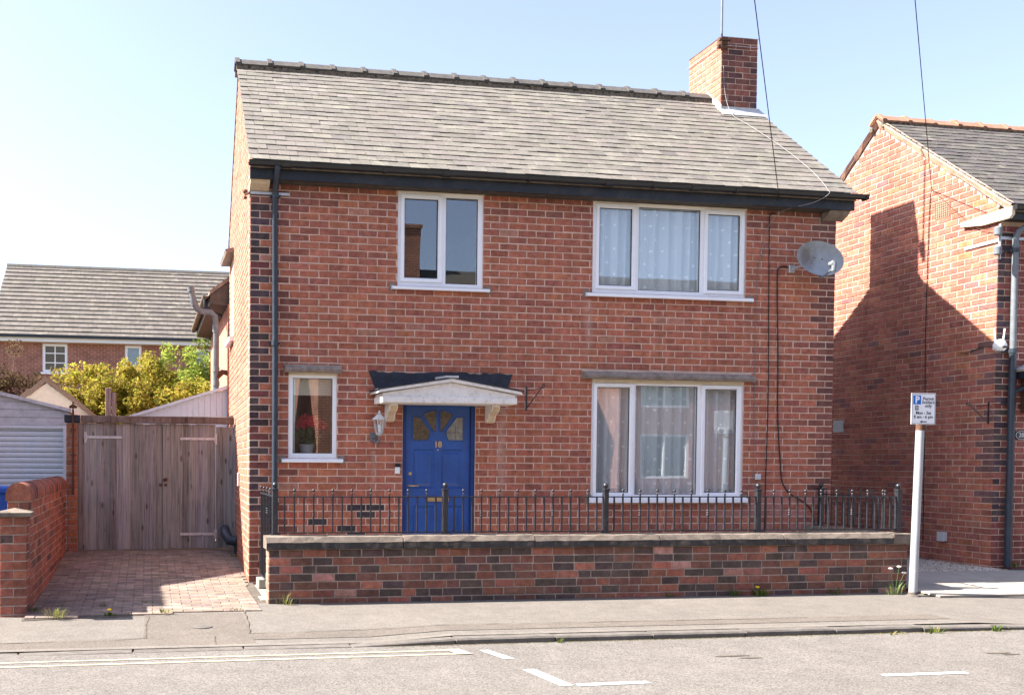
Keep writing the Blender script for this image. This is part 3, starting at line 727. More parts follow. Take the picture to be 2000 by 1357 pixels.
MB().prism([(gy-.06, gz_-.06), (gy+.06, gz_-.06), (gy+.06, gz_+.003), (gy-.06, gz_+.003)], 'x', W+.2, W+.206).build('gutter_end', 'pvc', gut)
dp = MB().tube([(.29, gy, gz_-.05), (.29, gy, gz_-.11), (.29, gy+.05, gz_-.16), (.29, -.09, EZ-.27), (.29, -.06, EZ-.34), (.3, -.06, 2.9), (.305, -.06, .12)], .034, 12).build('downpipe', 'bluegrey', house, smooth=40)
for z in (4.6, 2.86, .95): MB().tube([(.297, -.06, z), (.297, -.06, z+.06)], .04, 12).box(.235, .36, -.03, -.002, z+.015, z+.045).build('pipe_clip', 'bluegrey', dp, smooth=40)
for x0, x1, mt_ in ((-.012, .22, 'tanwood'), (W-.22, W+.07, 'slab')):
    MB().prism([(-.005, EZ-.19), (-.16, EZ-.19), (-.13, EZ-.23), (-.04, EZ-.28), (-.005, EZ-.29)], 'x', x0, x1).build('eaves_corbel', mt_, house)
# windows
def make_window(v, sill, nm):
    x0, x1, z0, z1, panes = v; ya, yb = .022, .085
    f = MB(); hs = []
    for p in panes: hs.append((p[0]-(.045 if p[4] else 0), p[1]+(.045 if p[4] else 0), p[2]-(.045 if p[4] else 0), p[3]+(.045 if p[4] else 0)))
    for a, b, c, d in rects_minus(x0, x1, z0, z1, hs): f.box(a, b, ya, yb, c, d)
    win = f.build(nm, 'upvc', house)
    for p, h in zip(panes, hs):
        if p[4]:
            s = MB()
            a, b, c, d = h[0]-.012, h[1]+.012, h[2]-.012, h[3]+.012
            def ring(y, e): return [(a+e, y, c+e), (b-e, y, c+e), (b-e, y, d-e), (a+e, y, d-e)]
            vs = ring(.02, 0)+ring(.004, .008)+ring(.004, .045)+ring(.03, .057); fs = []
            for k in range(3):
                for i in range(4): q = (i+1) % 4; fs.append((k*4+q, k*4+i, k*4+4+i, k*4+4+q))
            s.add(vs, fs); s.build('sash', 'upvc', win)
        g = .006
        gk = MB()
        for a, b, c, d in rects_minus(p[0]-.004, p[1]+.004, p[2]-.004, p[3]+.004, [(p[0]+g, p[1]-g, p[2]+g, p[3]-g)]): gk.box(a, b, .030, .04, c, d)
        gk.build('gasket', 'gasket', win)
        MB().box(p[0]-.003, p[1]+.003, .043, .049, p[2]-.003, p[3]+.003).build('pane', 'glass', win)
    if sill:
        a, b, c, d = sill; MB().prism([(.02, c+.012), (-.06, c), (-.068, c+.004), (-.068, d-.022), (-.05, d-.012), (.02, d)], 'x', a, b).build('sill', 'upvc', win)
        for q in (a-.03, b-.05): MB().box(q, q+.08, -.008, .02, c-.01, d+.03).build('sill_mortar', 'slab', win)
    return win
w1 = make_window(WIN['w1'], (1.73, 2.965, 3.58, 3.633), 'window'); w2 = make_window(WIN['w2'], (4.245, 6.53, 3.58, 3.638), 'window')
w3 = make_window(WIN['w3'], (4.31, 6.50, .985, 1.058), 'window'); w4 = make_window(WIN['w4'], (.39, 1.135, 1.475, 1.528), 'window')
for o, x0, x1 in ((w1, 1.80, 2.905), (w2, 4.33, 6.465)): MB().box(x0, x1, -.012, .02, 4.775, 4.80).build('head_trim', 'cream', o)
for o, x0, x1, z in ((w3, 4.36, 6.455, 2.537), (w4, .48, 1.06, 2.557)): MB().box(x0, x1, -.004, .05, z-.03, z+.016).build('head_trim', 'cream', o)
for o, (a, b, c, d) in ((w3, slabs[0]), (w4, slabs[1])):
    m = MB(); k = int((b-a)/.09); vs = []; fs = []
    for i in range(k+1):
        x = a+(b-a)*i/k; e = lambda: random.uniform(-.007, .007)
        vs += [(x, .03, c), (x, -.085+e(), c-.004+e()), (x, -.1+e(), c+.03+e()), (x, -.06+e(), d-.012+e()), (x, .03, d)]
    for i in range(k):
        for q in range(4): fs.append((i*5+q, i*5+q+1, i*5+q+6, i*5+q+5))
    fs += [(4, 3, 2, 1, 0), tuple(k*5+q for q in range(5))]
    m.add(vs, fs).build('window_head', 'slab', o)
# door
x0, x1, z0, z1 = DOOR
fr = MB().box(x0, x0+.05, .02, .11, .06, z1).box(x1-.05, x1, .02, .11, .06, z1).box(x0+.05, x1-.05, .02, .11, z1-.05, z1).build('door_frame', 'bluedark', house)
MB().box(x0-.02, x1+.02, -.12, .18, -.02, .075).build('door_step', 'coping', house)
dx0, dx1, dz0, dz1, DY = 1.942, 2.768, .085, 2.183, .055
cxm = (dx0+dx1)/2
m = MB()
PAN = [(2.045, 2.31, 1.165, 1.645), (2.405, 2.67, 1.165, 1.645), (2.045, 2.31, .3, .945), (2.405, 2.67, .3, .945)]
for a, b, c, d in rects_minus(dx0, dx1, dz0, dz1, PAN): m.box(a, b, DY, DY+.045, c, d)
for a, b, c, d in PAN:
    def ring(y, e): return [(a+e, y, c+e), (b-e, y, c+e), (b-e, y, d-e), (a+e, y, d-e)]
    vs = ring(DY, 0)+ring(DY+.016, .012)+ring(DY+.018, .03)+ring(DY+.004, .06); fs = [(12, 13, 14, 15)]
    for k in range(3):
        for i in range(4): q = (i+1) % 4; fs.append((k*4+q, k*4+i, k*4+4+i, k*4+4+q))
    m.add(vs, fs)
door = m.build('door', 'blue', house)
def mir(P): return [(2*cxm-x, z) for x, z in P]
PA = [(2.03, 1.755), (2.03, 2.045), (2.125, 2.04), (2.262, 1.86), (2.225, 1.755)]
PB = [(2.16, 2.075), (2.2, 2.1), (2.245, 2.117), (2.33, 2.128), (2.335, 1.87), (2.295, 1.868)]
for P, mt_ in ((PA, 'leaded'), (PB, 'leaded'), (mir(PB), 'leaded'), (mir(PA), 'leadwhite')):
    gp = MB().prism(P, 'y', DY-.002, DY+.02).build('glass_pane', mt_, door)
    c = sum((Vector((x, z)) for x, z in P), Vector((0, 0)))/len(P)
    MB().tube([(x, DY-.004, z) for x, z in P+[P[0], P[1]]], .008, 6, cap=False).build('glazing_bead', 'blue', gp)
    px_ = [p[0] for p in P]; pz_ = [p[1] for p in P]; cm = MB()
    if len(P) == 5: cm.box(c.x-.002, c.x+.002, DY-.0045, DY-.001, min(pz_)+.01, max(pz_)-.09).box(min(px_)+.01, max(px_)-.04, DY-.005, DY-.001, min(pz_)+.1, min(pz_)+.104)
    else: cm.tube([(c.x-.07, DY-.003, c.y+.02), (c.x, DY-.003, c.y+.035), (c.x+.07, DY-.003, c.y+.02)], .0025, 4)
    cm.build('lead_came', 'gasket', gp)
MB().tube([(1.985, DY, 1.2), (1.985, DY-.045, 1.2), (2.0, DY-.05, 1.2), (2.1, DY-.05, 1.195)], .009, 8).lathe([(.022, 0), (.02, .01)], (1.985, DY-.005, 1.195), 10).build('handle', 'brass', door, smooth=40)
m = MB(); m.tube([(2.0, DY+.002, 1.345), (2.0, DY-.016, 1.345)], .02, 14); m.build('lock', 'brass', door, smooth=40)
MB().cbox(2.22, 2.5, DY-.012, DY+.01, 1.0, 1.06, .004).box(2.25, 2.47, DY-.017, DY-.011, 1.01, 1.05).build('letterbox', 'brass', door)
m = MB(); m.tube([(cxm, DY+.002, 1.64), (cxm, DY-.008, 1.64)], .01, 10); m.build('door_viewer', 'brass', door)
def text_obj(name, s, size, mat, parent, loc, rot=(math.pi/2, 0, 0), ext=.002, align='CENTER', bold=0., sx=1.):
    cu = bpy.data.curves.new('text', 'FONT'); cu.body = s; cu.size = size; cu.extrude = ext; cu.align_x = align; cu.align_y = 'CENTER'; cu.offset = bold; cu.resolution_u = 3
    t = bpy.data.objects.new('text', cu); COL.objects.link(t)
    dg = bpy.context.evaluated_depsgraph_get(); me = bpy.data.meshes.new_from_object(t.evaluated_get(dg))
    bpy.data.objects.remove(t); me.materials.clear(); me.materials.append(MT[mat])
    o = bpy.data.objects.new(name, me); place(o, parent, loc); o.rotation_euler = rot; o.scale = (sx, 1, 1); return o
text_obj('house_number', '18', .1, 'brass', door, (cxm, DY-.004, 1.705), bold=.004)
# canopy over the door
can = MB()
can.cbox(1.52, 3.19, -.43, -.02, 2.185, 2.262, .01)                      # board
can.prism([(1.535, 2.263), (3.175, 2.263), (3.17, 2.30), (2.36, 2.435), (1.54, 2.30)], 'y', -.405, -.02)
cn = can.build('door_canopy', 'whitewood', house)
for s in (0, 1):
    A = [(1.47, 2.30), (1.49, 2.335), (2.365, 2.478), (2.365, 2.44)] if s == 0 else [(2.366, 2.44), (2.366, 2.478), (3.23, 2.335), (3.25, 2.30)]
    MB().prism(A, 'y', -.45, -.01).build('canopy_cornice', 'whitewood', cn)
    Bp = [(1.46, 2.336), (1.465, 2.35), (2.365, 2.497), (2.365, 2.48)] if s == 0 else [(2.366, 2.48), (2.366, 2.497), (3.255, 2.35), (3.26, 2.336)]
    MB().prism(Bp, 'y', -.462, -.005).build('canopy_roof', 'bitumen', cn)
MB().prism([(-.47, 2.485), (-.47, 2.51), (0, 2.53), (0, 2.485)], 'x', 2.29, 2.44).build('ridge_cap', 'lead', cn)
k = 22; P = [(1.56+i*(3.2-1.56)/k, 2.34) for i in range(k+1)]
top = [(3.29-i*(3.29-1.455)/30, 2.585+random.uniform(-.016, .016)-(.006*math.sin(i)) ) for i in range(31)]
MB().prism([(1.56, 2.33), (3.2, 2.33)]+top, 'y', -.014, .004).build('bitumen_flashing', 'bitumen', cn)
for xa in (1.66, 2.94):
    pr = [(0, 1.985), (-.03, 1.975), (-.07, 1.985), (-.1, 2.02), (-.115, 2.06), (-.15, 2.085), (-.2, 2.095), (-.235, 2.12), (-.25, 2.16), (-.25, 2.184), (0, 2.184)]
    o = MB().prism(pr, 'x', xa, xa+.1).build('corbel', 'whitewood', cn); MB().prism([(y-.003, z-.003) for y, z in pr[1:9]]+[(y+.01, z+.012) for y, z in pr[8:0:-1]], 'x', xa+.012, xa+.088).build('corbel_face', 'tanwood', o)

# ================================================================== GARDEN WALL, RAILING
gwl = thing('garden_wall', 'low sooty brick garden wall with stone coping in front of the house', 'wall', (3.8, -1.4, 0))
gm = MB().box(.057, 7.578, -1.493, -1.285, -.06, .565).box(7.372, 7.578, -1.285, -.003, -.06, .565).build('wall_core', 'mortar_grey', gwl)
def wtint(u, z, r):
    q = random.random()
    if q < .4: t = (.092, .064, .055)
    elif q < .66: t = (.165, .078, .056)
    elif q < .9: t = (.24, .095, .062)
    elif q < .97: t = (.33, .12, .08)
    else: t = (.4, .2, .16)
    return jit(t, .16)
def gj(L):
    def f(r):
        x = [0, .12+.11*(r % 2)][1]; js = [0, x]
        while x < L-.3: x += random.choice((.236, .236, .236, .236, .215, .25, .15)) ; js.append(x)
        return js+[L]
    return f
lay(courses(7.53, -.03, 7, gj(7.53)), (.052, -1.5, 0), 0, gm, wtint, 299, proud=0.)
lay(courses(.212, -.03, 7, lambda r: [0, .212] if r % 2 else [0, .106, .212]), (.05, -1.287, 0), -math.pi/2, gm, lambda u, z, r: lerp(wtint(u, z, r), (.4, .26, .19), .6), 0, stuff='end_bricks')  # end face bricks paled: the sun on them is put into the tint
lay(courses(1.28, -.03, 7, stretcher(1.28)), (7.585, -1.285, 0), math.pi/2, gm, wtint, 0, stuff='end_bricks')
xs = [.02, 1.49, 2.965, 4.435, 5.96, 7.36]
for a, b in zip(xs[:-1], xs[1:]):
    a += .006; b -= .006; z = random.uniform(-.004, .004); k = max(3, int((b-a)/.12)); vs = []; fs = []; mi = []
    for i in range(k+1):
        x = a+(b-a)*i/k; e = lambda s=.004: random.uniform(-s, s)
        vs += [(x, -1.25, .57), (x, -1.535+e(.003), .572), (x, -1.54+e(.003), .642+z+e()), (x, -1.505+e(), .698+z+e()), (x, -1.38, .712+z), (x, -1.25, .70+z)]
    for i in range(k):
        for q in range(6): fs.append((i*6+q, i*6+(q+1) % 6, i*6+6+(q+1) % 6, i*6+6+q)); mi.append(1 if q == 1 else 0)
    fs += [(5, 4, 3, 2, 1, 0), tuple(k*6+q for q in range(6))]; mi += [0, 0]
    m = MB().add(vs, fs); m.mi = mi; m.build('coping_stone', ['coping', 'coping_black'], gwl)
MB().cbox(7.366, 7.6, -1.53, -1.25, .568, .69, .008).build('coping_stone', 'coping', gwl)
MB().cbox(7.35, 7.6, -1.245, -.004, .568, .685, .008).build('coping_stone', 'coping', gwl)
rail = thing('railing', 'black iron railing with ball finials on the garden wall', 'railing', (3.8, -1.35, .7))
RYY = -1.36
def post_mesh():
    m = MB().cbox(-.028, .028, -.028, .028, 0, .47, .004).cbox(-.034, .034, -.034, .034, .47, .49, .004).lathe([(.012, .49), (.014, .5)], (0, 0, 0), 8).ball((0, 0, .525), .03, 12).box(-.05, .05, -.03, .03, -.004, .008)
    return m.mesh('post', [MT['iron']], smooth=30)
def bar_mesh(kind):
    m = MB().box(-.0075, .0075, -.0075, .0075, 0, .38)
    if kind: m.tube([(0, 0, .38), (0, 0, .415)], .009, 8).lathe([(.006, 0), (.012, .008), (.006, .016)], (0, 0, .405), 8).ball((0, 0, .445), .0165, 10)
    if kind == 2:
        for z in (.17, .195, .22): m.lathe([(.009, -.011), (.018, 0), (.009, .011)], (0, 0, z), 8)
    return m.mesh('bar', [MT['iron']], smooth=30)
PM = post_mesh(); BM = [bar_mesh(i) for i in range(3)]
px = [.135, 2.0, 3.865, 5.74, 7.56]; zb = .735
for x in px: inst('post', PM, rail, (x, RYY, .712))
inst('post', PM, rail, (7.56, -.06, .69))
for a, b in zip(px[:-1], px[1:]):
    MB().box(a+.03, b-.03, RYY-.014, RYY+.014, 1.105, 1.118).build('top_rail', 'iron', rail); MB().box(a+.03, b-.03, RYY-.012, RYY+.012, zb-.01, zb+.002).build('bottom_rail', 'iron', rail)
    n = 18
    for i in range(1, n): inst('bar', BM[0 if i % 2 else (2 if i % 8 == 4 else 1)], rail, (a+(b-a)*i/n, RYY, zb))
MB().box(7.546, 7.574, RYY+.03, -.09, 1.095, 1.108).build('top_rail', 'iron', rail); MB().box(7.548, 7.572, RYY+.03, -.09, zb-.02, zb-.008).build('bottom_rail', 'iron', rail)
for i in range(1, 13): inst('bar', BM[0 if i % 2 else (2 if i % 8 == 4 else 1)], rail, (7.56, RYY+(1.3)*i/13, zb-.012))
sg = thing('side_gate', 'narrow black iron gate between the garden wall end and the house', 'gate', (.14, -.8, .05))
MB().box(.126, .154, -1.25, -.08, 1.105, 1.118).build('top_rail', 'iron', sg); MB().box(.126, .154, -1.25, -.08, .14, .155).build('bottom_rail', 'iron', sg)
for i in range(9):
    o = inst('bar', BM[0 if i % 2 else (2 if i % 8 == 4 else 1)], sg, (.14, -1.24+1.15*i/8, zb))
    MB().box(.1325, .1475, -1.2475+1.15*i/8, -1.2325+1.15*i/8, .15, zb).build('bar_foot', 'iron', sg)

# ================================================================== THINGS FIXED TO THE HOUSE
# wall lantern
lan = thing('wall_lantern', 'silver grey coach lantern on the brickwork left of the door', 'lantern', (1.54, -.12, 1.65))
cx, cy = 1.555, -.16
MB().lathe([(.02, .27), (.085, .215), (.088, .205), (.07, .203)][::-1], (cx, cy, 1.79), 6).lathe([(.012, 0), (.018, .02), (.006, .05)], (cx, cy, 2.055), 8).build('lantern_cap', 'lightgrey', lan)
MB().lathe([(.04, 1.835), (.072, 1.995)], (cx, cy, 0), 6).build('lantern_glass', 'glass', lan)
m = MB()
for k in range(6):
    a = k*math.pi/3; m.tube([(cx+.04*math.cos(a), cy+.04*math.sin(a), 1.835), (cx+.073*math.cos(a), cy+.073*math.sin(a), 1.996)], .005, 5)
m.lathe([(.02, 1.8), (.045, 1.82), (.045, 1.838)], (cx, cy, 0), 6).build('lantern_frame', 'galv', lan)
MB().tube([(cx, cy, 1.845), (cx, cy, 1.93)], .014, 8).build('lamp_holder', 'white', lan)
MB().tube([(cx, cy, 1.8), (cx, cy, 1.74), (cx-.02, cy+.05, 1.71), (cx-.03, -.03, 1.76), (cx-.03, -.005, 1.79)], .012, 8).lathe([(.045, -.01), (.05, 0), (.045, .01)], (cx-.04, -.02, 1.79), 10).cbox(cx-.08, cx, -.02, -.002, 1.73, 1.84, .006).build('wall_bracket', 'greypvc', lan, smooth=40)
# door bell
bell = thing('doorbell', 'white and black doorbell beside the blue door', 'doorbell', (1.825, 0, 1.34))
MB().cbox(1.795, 1.855, -.02, -.0015, 1.345, 1.425, .004).build('bell_plate', 'white', bell); MB().cbox(1.795, 1.86, -.024, -.0015, 1.427, 1.468, .004).build('sensor', 'gasket', bell)
# basket brackets
def hook(pos, dx, dy, name_label):
    t = thing('basket_bracket', name_label, 'bracket', pos); x, y, z = pos
    MB().box(x-.008, x+.008, y-.006*abs(dx)-.012*abs(dy), y+.006*abs(dx)-.002*abs(dy), z, z+.3).build('back_plate', 'iron', t)
    MB().tube([(x, y-.006, z+.02), (x+dx*.1, y+dy*.1, z+.12), (x+dx*.26, y+dy*.26, z+.29)], .007, 6).tube([(x, y, z+.26), (x+dx*.12, y+dy*.12, z+.25), (x+dx*.25, y+dy*.25, z+.27)], .005, 6).build('arm', 'iron', t)
    MB().tube([(x+dx*(.27+.022*math.cos(a)), y+dy*(.27+.022*math.cos(a)), z+.29+.022*math.sin(a)) for a in np.linspace(-2.2, 2.6, 9)], .006, 6).build('scroll', 'iron', t)
hook((3.475, -.008, 2.14), .45, -.89, 'black hanging basket bracket on the brickwork right of the door')
# satellite dish
sd = thing('satellite_dish', 'grey oval satellite dish with rust stain at the top right of the house', 'satellite dish', (7.2, -.3, 3.9))
dc = Vector((7.25, -.36, 4.105)); nrm = Vector((.1, -.985, .1)).normalized(); ax = Vector((0, 0, 1)).cross(nrm).normalized(); ay = nrm.cross(ax); ax = -ax
ax, ay = (ax*math.cos(.03)+ay*math.sin(.03)), (ay*math.cos(.03)-ax*math.sin(.03))
m = MB(); rings = 7; seg = 36; vs = []; fs = []
for sgn, off in ((0, 0), (1, -.006)):
    for i in range(rings+1):
        q = i/rings
        for k in range(seg):
            a = 2*math.pi*k/seg; vs.append(dc+ax*((.36*q*math.cos(a)))+ay*(.225*q*math.sin(a))+nrm*(.055*q*q-.05+off))
n1 = (rings+1)*seg
for s_ in (0, n1):
    for i in range(rings):
        for k in range(seg):
            q = (k+1) % seg; f = (s_+i*seg+k, s_+i*seg+q, s_+(i+1)*seg+q, s_+(i+1)*seg+k); fs.append(f if s_ else f[::-1])
for k in range(seg): q = (k+1) % seg; fs.append((rings*seg+k, rings*seg+q, n1+rings*seg+q, n1+rings*seg+k))
m.add(vs, fs).build('reflector', 'dish', sd, smooth=40)
ep = dc-ay*.225+nrm*.01; lp = ep+nrm*.20+ay*.06
MB().tube([dc-ay*.2-nrm*.05, ep-ay*.03, lp-ay*.02], .013, 8).build('feed_arm', 'greypvc', sd)
MB().tube([lp-ay*.06-nrm*.01, lp+ay*.04, lp+ay*.06-nrm*.02], .028, 10).tube([lp+ay*.03+nrm*.01, lp+ay*.04-nrm*.06], .034, 10).build('receiver', 'greypvc', sd, smooth=40)
MB().tube([dc-nrm*.05, dc-nrm*.12, (7.12, -.2, 4.04), (7.09, -.03, 4.03)], .018, 8).cbox(7.045, 7.125, -.05, -.002, 3.98, 4.08, .006).tube([dc-nrm*.05-ay*.03, dc-nrm*.09-ay*.03], .06, 10).build('mount', 'galv', sd, smooth=40)
m = MB()
for du, dv in ((.05, .02), (-.07, .01)):
    p = dc+ax*du+ay*dv; m.tube([p-nrm*.052, p-nrm*.044], .009, 8)
m.build('bolt', 'rust', sd)
# cables on the front wall
def cable(name, pts, r, mat, label, n=6):
    P = [Vector(p) for p in pts]; Q = []
    for i in range(len(P)-1):
        a, b, c, d = P[max(i-1, 0)], P[i], P[i+1], P[min(i+2, len(P)-1)]
        for k in range(6):
            t = k/6; Q.append(.5*((2*b)+(c-a)*t+(2*a-5*b+4*c-d)*t*t+(3*b-a-3*c+d)*t*t*t))
    Q.append(P[-1]); return tag(MB().tube(Q, r, n).build(name, mat, smooth=True), label, 'cable')
cable('telephone_cable', [(6.86, -.012, 4.74), (6.8, -.012, 4.73), (6.775, -.012, 4.6), (6.785, -.012, 3.5), (6.80, -.012, 2.3), (6.785, -.012, 1.2), (6.78, -.012, .06)], .006, 'wire', 'thin black cable running straight down the wall right of the windows')
cable('dish_cable', [(7.1, -.06, 4.03), (7.02, -.012, 4.06), (6.93, -.012, 4.04), (6.9, -.012, 3.9), (6.93, -.012, 2.9), (6.945, -.012, 2.1), (6.99, -.012, 1.55), (7.03, -.012, 1.25), (7.15, -.012, 1.1), (7.4, -.014, .95), (7.5, -.014, .75), (7.46, -.014, .55), (7.35, -.014, .42)], .008, 'wire', 'thick black cable dropping from the satellite dish to the wall foot')
cable('thin_cable', [(6.75, -.01, 4.35), (6.62, -.01, 4.0), (6.6, -.01, 2.9), (6.61, -.01, 1.5), (6.58, -.01, 1.25), (6.63, -.012, 1.18), (6.67, -.012, 1.28)], .0035, 'greypvc', 'thin grey cable beside the right windows ending at a socket box')
jb = MB().cbox(6.635, 6.705, -.035, -.0015, 1.285, 1.36, .005).build('socket_box', 'lightgrey'); tag(jb, 'small pale socket box on the wall right of the lower window', 'box')
cable('aerial_cable', [(7.25, 1.795, 7.4), (7.27, 1.78, 7.0), (7.27, 1.6, rzf(1.6)+.05), (7.35, 1.3, rzf(1.3)+.045), (7.45, .9, rzf(.9)+.045), (7.5, .5, rzf(.5)+.045), (7.5, .1, rzf(.1)+.045), (7.42, -.24, rzf(-.24)+.05), (7.37, -.33, 4.93), (7.2, -.28, 4.83), (6.9, -.1, 4.75), (6.75, -.012, 4.55), (6.65, -.012, 4.2)], .0034, 'wirewhite', 'pale aerial cable lying down the slates from the chimney')
hk = MB().tube([(6.84, 0, 4.8), (6.84, -.1, 4.8), (6.84, -.12, 4.83)], .008, 6).build('cable_hook', 'iron'); tag(hk, 'small hook under the gutter where the overhead wire ends', 'hook')
br = thing('pipe_bracket', 'galvanised strap bracket across the downpipe under the eaves', 'bracket', (.2, -.03, 4.63))
MB().box(.0, .47, -.024, -.012, 4.645, 4.675).build('strap', 'galv', br); MB().tube([(-.05, .06, 4.66), (0, -.02, 4.66)], .016, 6).ball((-.05, .06, 4.69), .03, 8).ball((-.05, .06, 4.62), .022, 8).build('insulator', 'rust', br)
# aerial mast on the chimney
am = thing('aerial_mast', 'thin aerial mast lashed to the chimney with rusty brackets', 'mast', (7.2, 1.76, 7.6))
MB().tube([(7.17, 1.73, 7.62), (7.165, 1.73, 9.6)], .016, 8).build('pole', 'greypvc', am)
MB().cbox(7.13, 7.26, 1.71, 1.79, 7.67, 7.78, .01).box(7.1, 7.24, 1.7, 1.75, 7.62, 7.66).box(7.12, 7.3, 1.69, 1.73, 7.73, 7.75).tube([(7.15, 1.7, 7.58), (7.15, 1.7, 7.82)], .012, 6).tube([(7.26, 1.74, 7.6), (7.26, 1.74, 7.74)], .012, 6).build('lashing_bracket', 'rust', am)
MB().tube([(7.205, 1.79, 7.7), (7.815, 1.79, 7.7), (7.82, 2.665, 7.7), (7.2, 2.67, 7.7), (7.205, 1.79, 7.7)], .004, 5).build('lashing_wire', 'galv', am)

# curtains, blind and plant inside
def net(x0, x1, z0, z1, folds, label, seed):
    rs = random.Random(seed); k = int((x1-x0)/.012); m = MB(); vs = []; fs = []; rows = 14
    ph = [rs.uniform(0, 6.3) for _ in range(4)]; fr = [rs.uniform(.8, 1.3)*folds, rs.uniform(1.6, 2.2)*folds, rs.uniform(.3, .5)*folds]
    def yf(x, t): return .135+.03*math.sin(fr[0]*x+ph[0]+.5*t)+.016*math.sin(fr[1]*x+ph[1])+.012*math.sin(fr[2]*x+ph[2]+t)
    def xf(x, t): return x+.012*math.sin(fr[0]*x+ph[3])*t
    for j in range(rows+1):
        t = j/rows; vs += [(xf(x0+(x1-x0)*i/k, t), yf(x0+(x1-x0)*i/k, t), z1+(z0-z1)*t) for i in range(k+1)]
    for j in range(rows):
        for i in range(k): a = j*(k+1)+i; fs.append((a, a+1, a+k+2, a+k+1))
    o = m.add(vs, fs).build('net_curtain', 'net', smooth=True); tag(o, label, 'curtain')
    d = MB(); z = z1-.12; r = 0; s = .014
    while z > z0+.05:
        x = x0+.06+(.085 if r % 2 else 0)
        while x < x1-.03:
            t = (z1-z)/(z1-z0); xx = x+rs.uniform(-.012, .012); zz = z+rs.uniform(-.01, .01)
            d.add([(xf(xx+a, t), yf(xx+a, t)-.0035, zz+b) for a, b in ((-s, -s), (s, -s), (s, s), (-s, s))], [(0, 1, 2, 3)]); x += .17
        z -= .155; r += 1
    d.build('woven_squares', 'netdot', o, kind='stuff')
net(4.37, 6.43, 3.6, 4.8, 34, 'white net curtain with woven squares behind the upper right window', 1)
net(4.38, 6.44, 1.0, 2.6, 30, 'white net curtain with woven squares behind the lower right window', 2)
bl = MB().box(.48, 1.06, .12, .125, 2.29, 2.6).build('roller_blind', 'blind'); tag(bl, 'beige roller blind half raised in the small window left of the door', 'blind')
pl = thing('potted_poinsettia', 'red flowered pot plant on the sill inside the small window', 'plant', (.75, .3, 1.5))
MB().lathe([(.07, 0), (.095, .16), (.1, .165), (.09, .17)], (.74, .28, 1.53), 14).build('pot', 'lightgrey', pl, smooth=40)
lv = MB(); rs = random.Random(5)
def leafq(m, c, d, l, wd, mi=0, col=None):
    d = Vector(d).normalized(); s = d.cross(Vector((rs.uniform(-1, 1), rs.uniform(-1, 1), rs.uniform(-1, 1)))).normalized(); c = Vector(c)
    m.add([c, c+d*l*.5+s*wd/2, c+d*l, c+d*l*.5-s*wd/2], [(0, 1, 2, 3)], mi, col)
fl = MB()
for i in range(70): leafq(lv, (.74+rs.uniform(-.1, .1), .28+rs.uniform(-.08, .08), 1.72+rs.uniform(0, .16)), (rs.uniform(-1, 1), rs.uniform(-1, .6), rs.uniform(-.3, .7)), .11, .06)
for c in ((.66, .24, 1.95), (.8, .22, 1.98), (.9, .25, 1.93), (.72, .3, 2.0)):
    for i in range(12): a = i*.52; leafq(fl, c, (math.cos(a), -.35, math.sin(a)*.8), .1, .045)
for i in range(8): lv.tube([(.74, .28, 1.68), (.74+rs.uniform(-.15, .15), .26, 1.93)], .004, 4)
lv.build('leaves', 'green', pl); fl.build('flowers', 'red', pl)

# ================================================================== LEFT: BOUNDARY WALL, GATES, GARAGE
bw = thing('boundary_wall', 'red brick boundary wall with half-round coping along the drive', 'wall', (-2.44, .4, 0))
core = MB().box(-2.538, -2.337, -1.693, 2.5, -.06, 1.1).build('wall_core', 'mortar_grey', bw)
def bt(u, z, r):
    q = random.random(); return jit((.25, .088, .06) if q < .5 else (.3, .11, .07) if q < .72 else (.19, .075, .055) if q < .9 else (.1, .06, .052), .16)
lay(courses(4.2, -.03, 13, stretcher(4.2)), (-2.33, -1.7, 0), math.pi/2, core, bt, 300)
lay(courses(.215, -.03, 13, lambda r: [0, .215] if r % 2 else [0, .107, .215]), (-2.545, -1.7, 0), 0, core, bt, 40)
cp = MB()
for i in range(54):
    a = -1.71+i*.078; z = 1.085+random.uniform(-.004, .004); r = .117+random.uniform(-.003, .003); k = 10
    P = [(-2.4375-r, z-.0)]+[(-2.4375-r*math.cos(math.pi*j/k), z+.06+(r)*math.sin(math.pi*j/k)) for j in range(k+1)]+[(-2.4375+r, z)]
    m = MB().prism(P, 'y', a, a+.072); m.build('coping_brick', 'brick_obj', bw, origin=(-2.4375, a, z), smooth=35).color = (*bt(0, 0, 0), 1)
MB().prism([(-2.545, 1.08), (-2.33, 1.08), (-2.33, 1.14), (-2.38, 1.22), (-2.49, 1.22), (-2.545, 1.14)], 'y', -1.70, 2.48).build('coping_bed', 'mortar_grey', bw)
pil = thing('gate_pillar', 'short brick pillar with flat stone cap at the front of the drive wall', 'pillar', (-2.43, -1.83, -.04))
pc = MB().box(-2.576, -2.332, -1.943, -1.722, -.1, .945).build('pillar_core', 'mortar_grey', pil)
hb = lambda r: [0, .115, .23] if r % 2 else [0, .23]
lay(courses(.258, -.075, 12, lambda r: [0, .129, .258] if r % 2 else [0, .258]), (-2.583, -1.95, 0), 0, pc, bt, 60)
lay(courses(.23, -.075, 12, lambda r: hb(r+1)), (-2.325, -1.95, 0), math.pi/2, pc, bt, 60)
lay(courses(.23, -.075, 12, lambda r: hb(r+1)), (-2.583, -1.72, 0), -math.pi/2, pc, bt, 0)
m = MB(); a, b, c, d = -2.62, -2.285, -1.99, -1.69
m.add([(a, c, .95), (b, c, .95), (b, d, .95), (a, d, .95), (a, c, .985), (b, c, .985), (b, d, .985), (a, d, .985), ((a+b)/2, (c+d)/2, 1.025)], [(3, 2, 1, 0), (0, 1, 5, 4), (1, 2, 6, 5), (2, 3, 7, 6), (3, 0, 4, 7), (4, 5, 8), (5, 6, 8), (6, 7, 8), (7, 4, 8)])
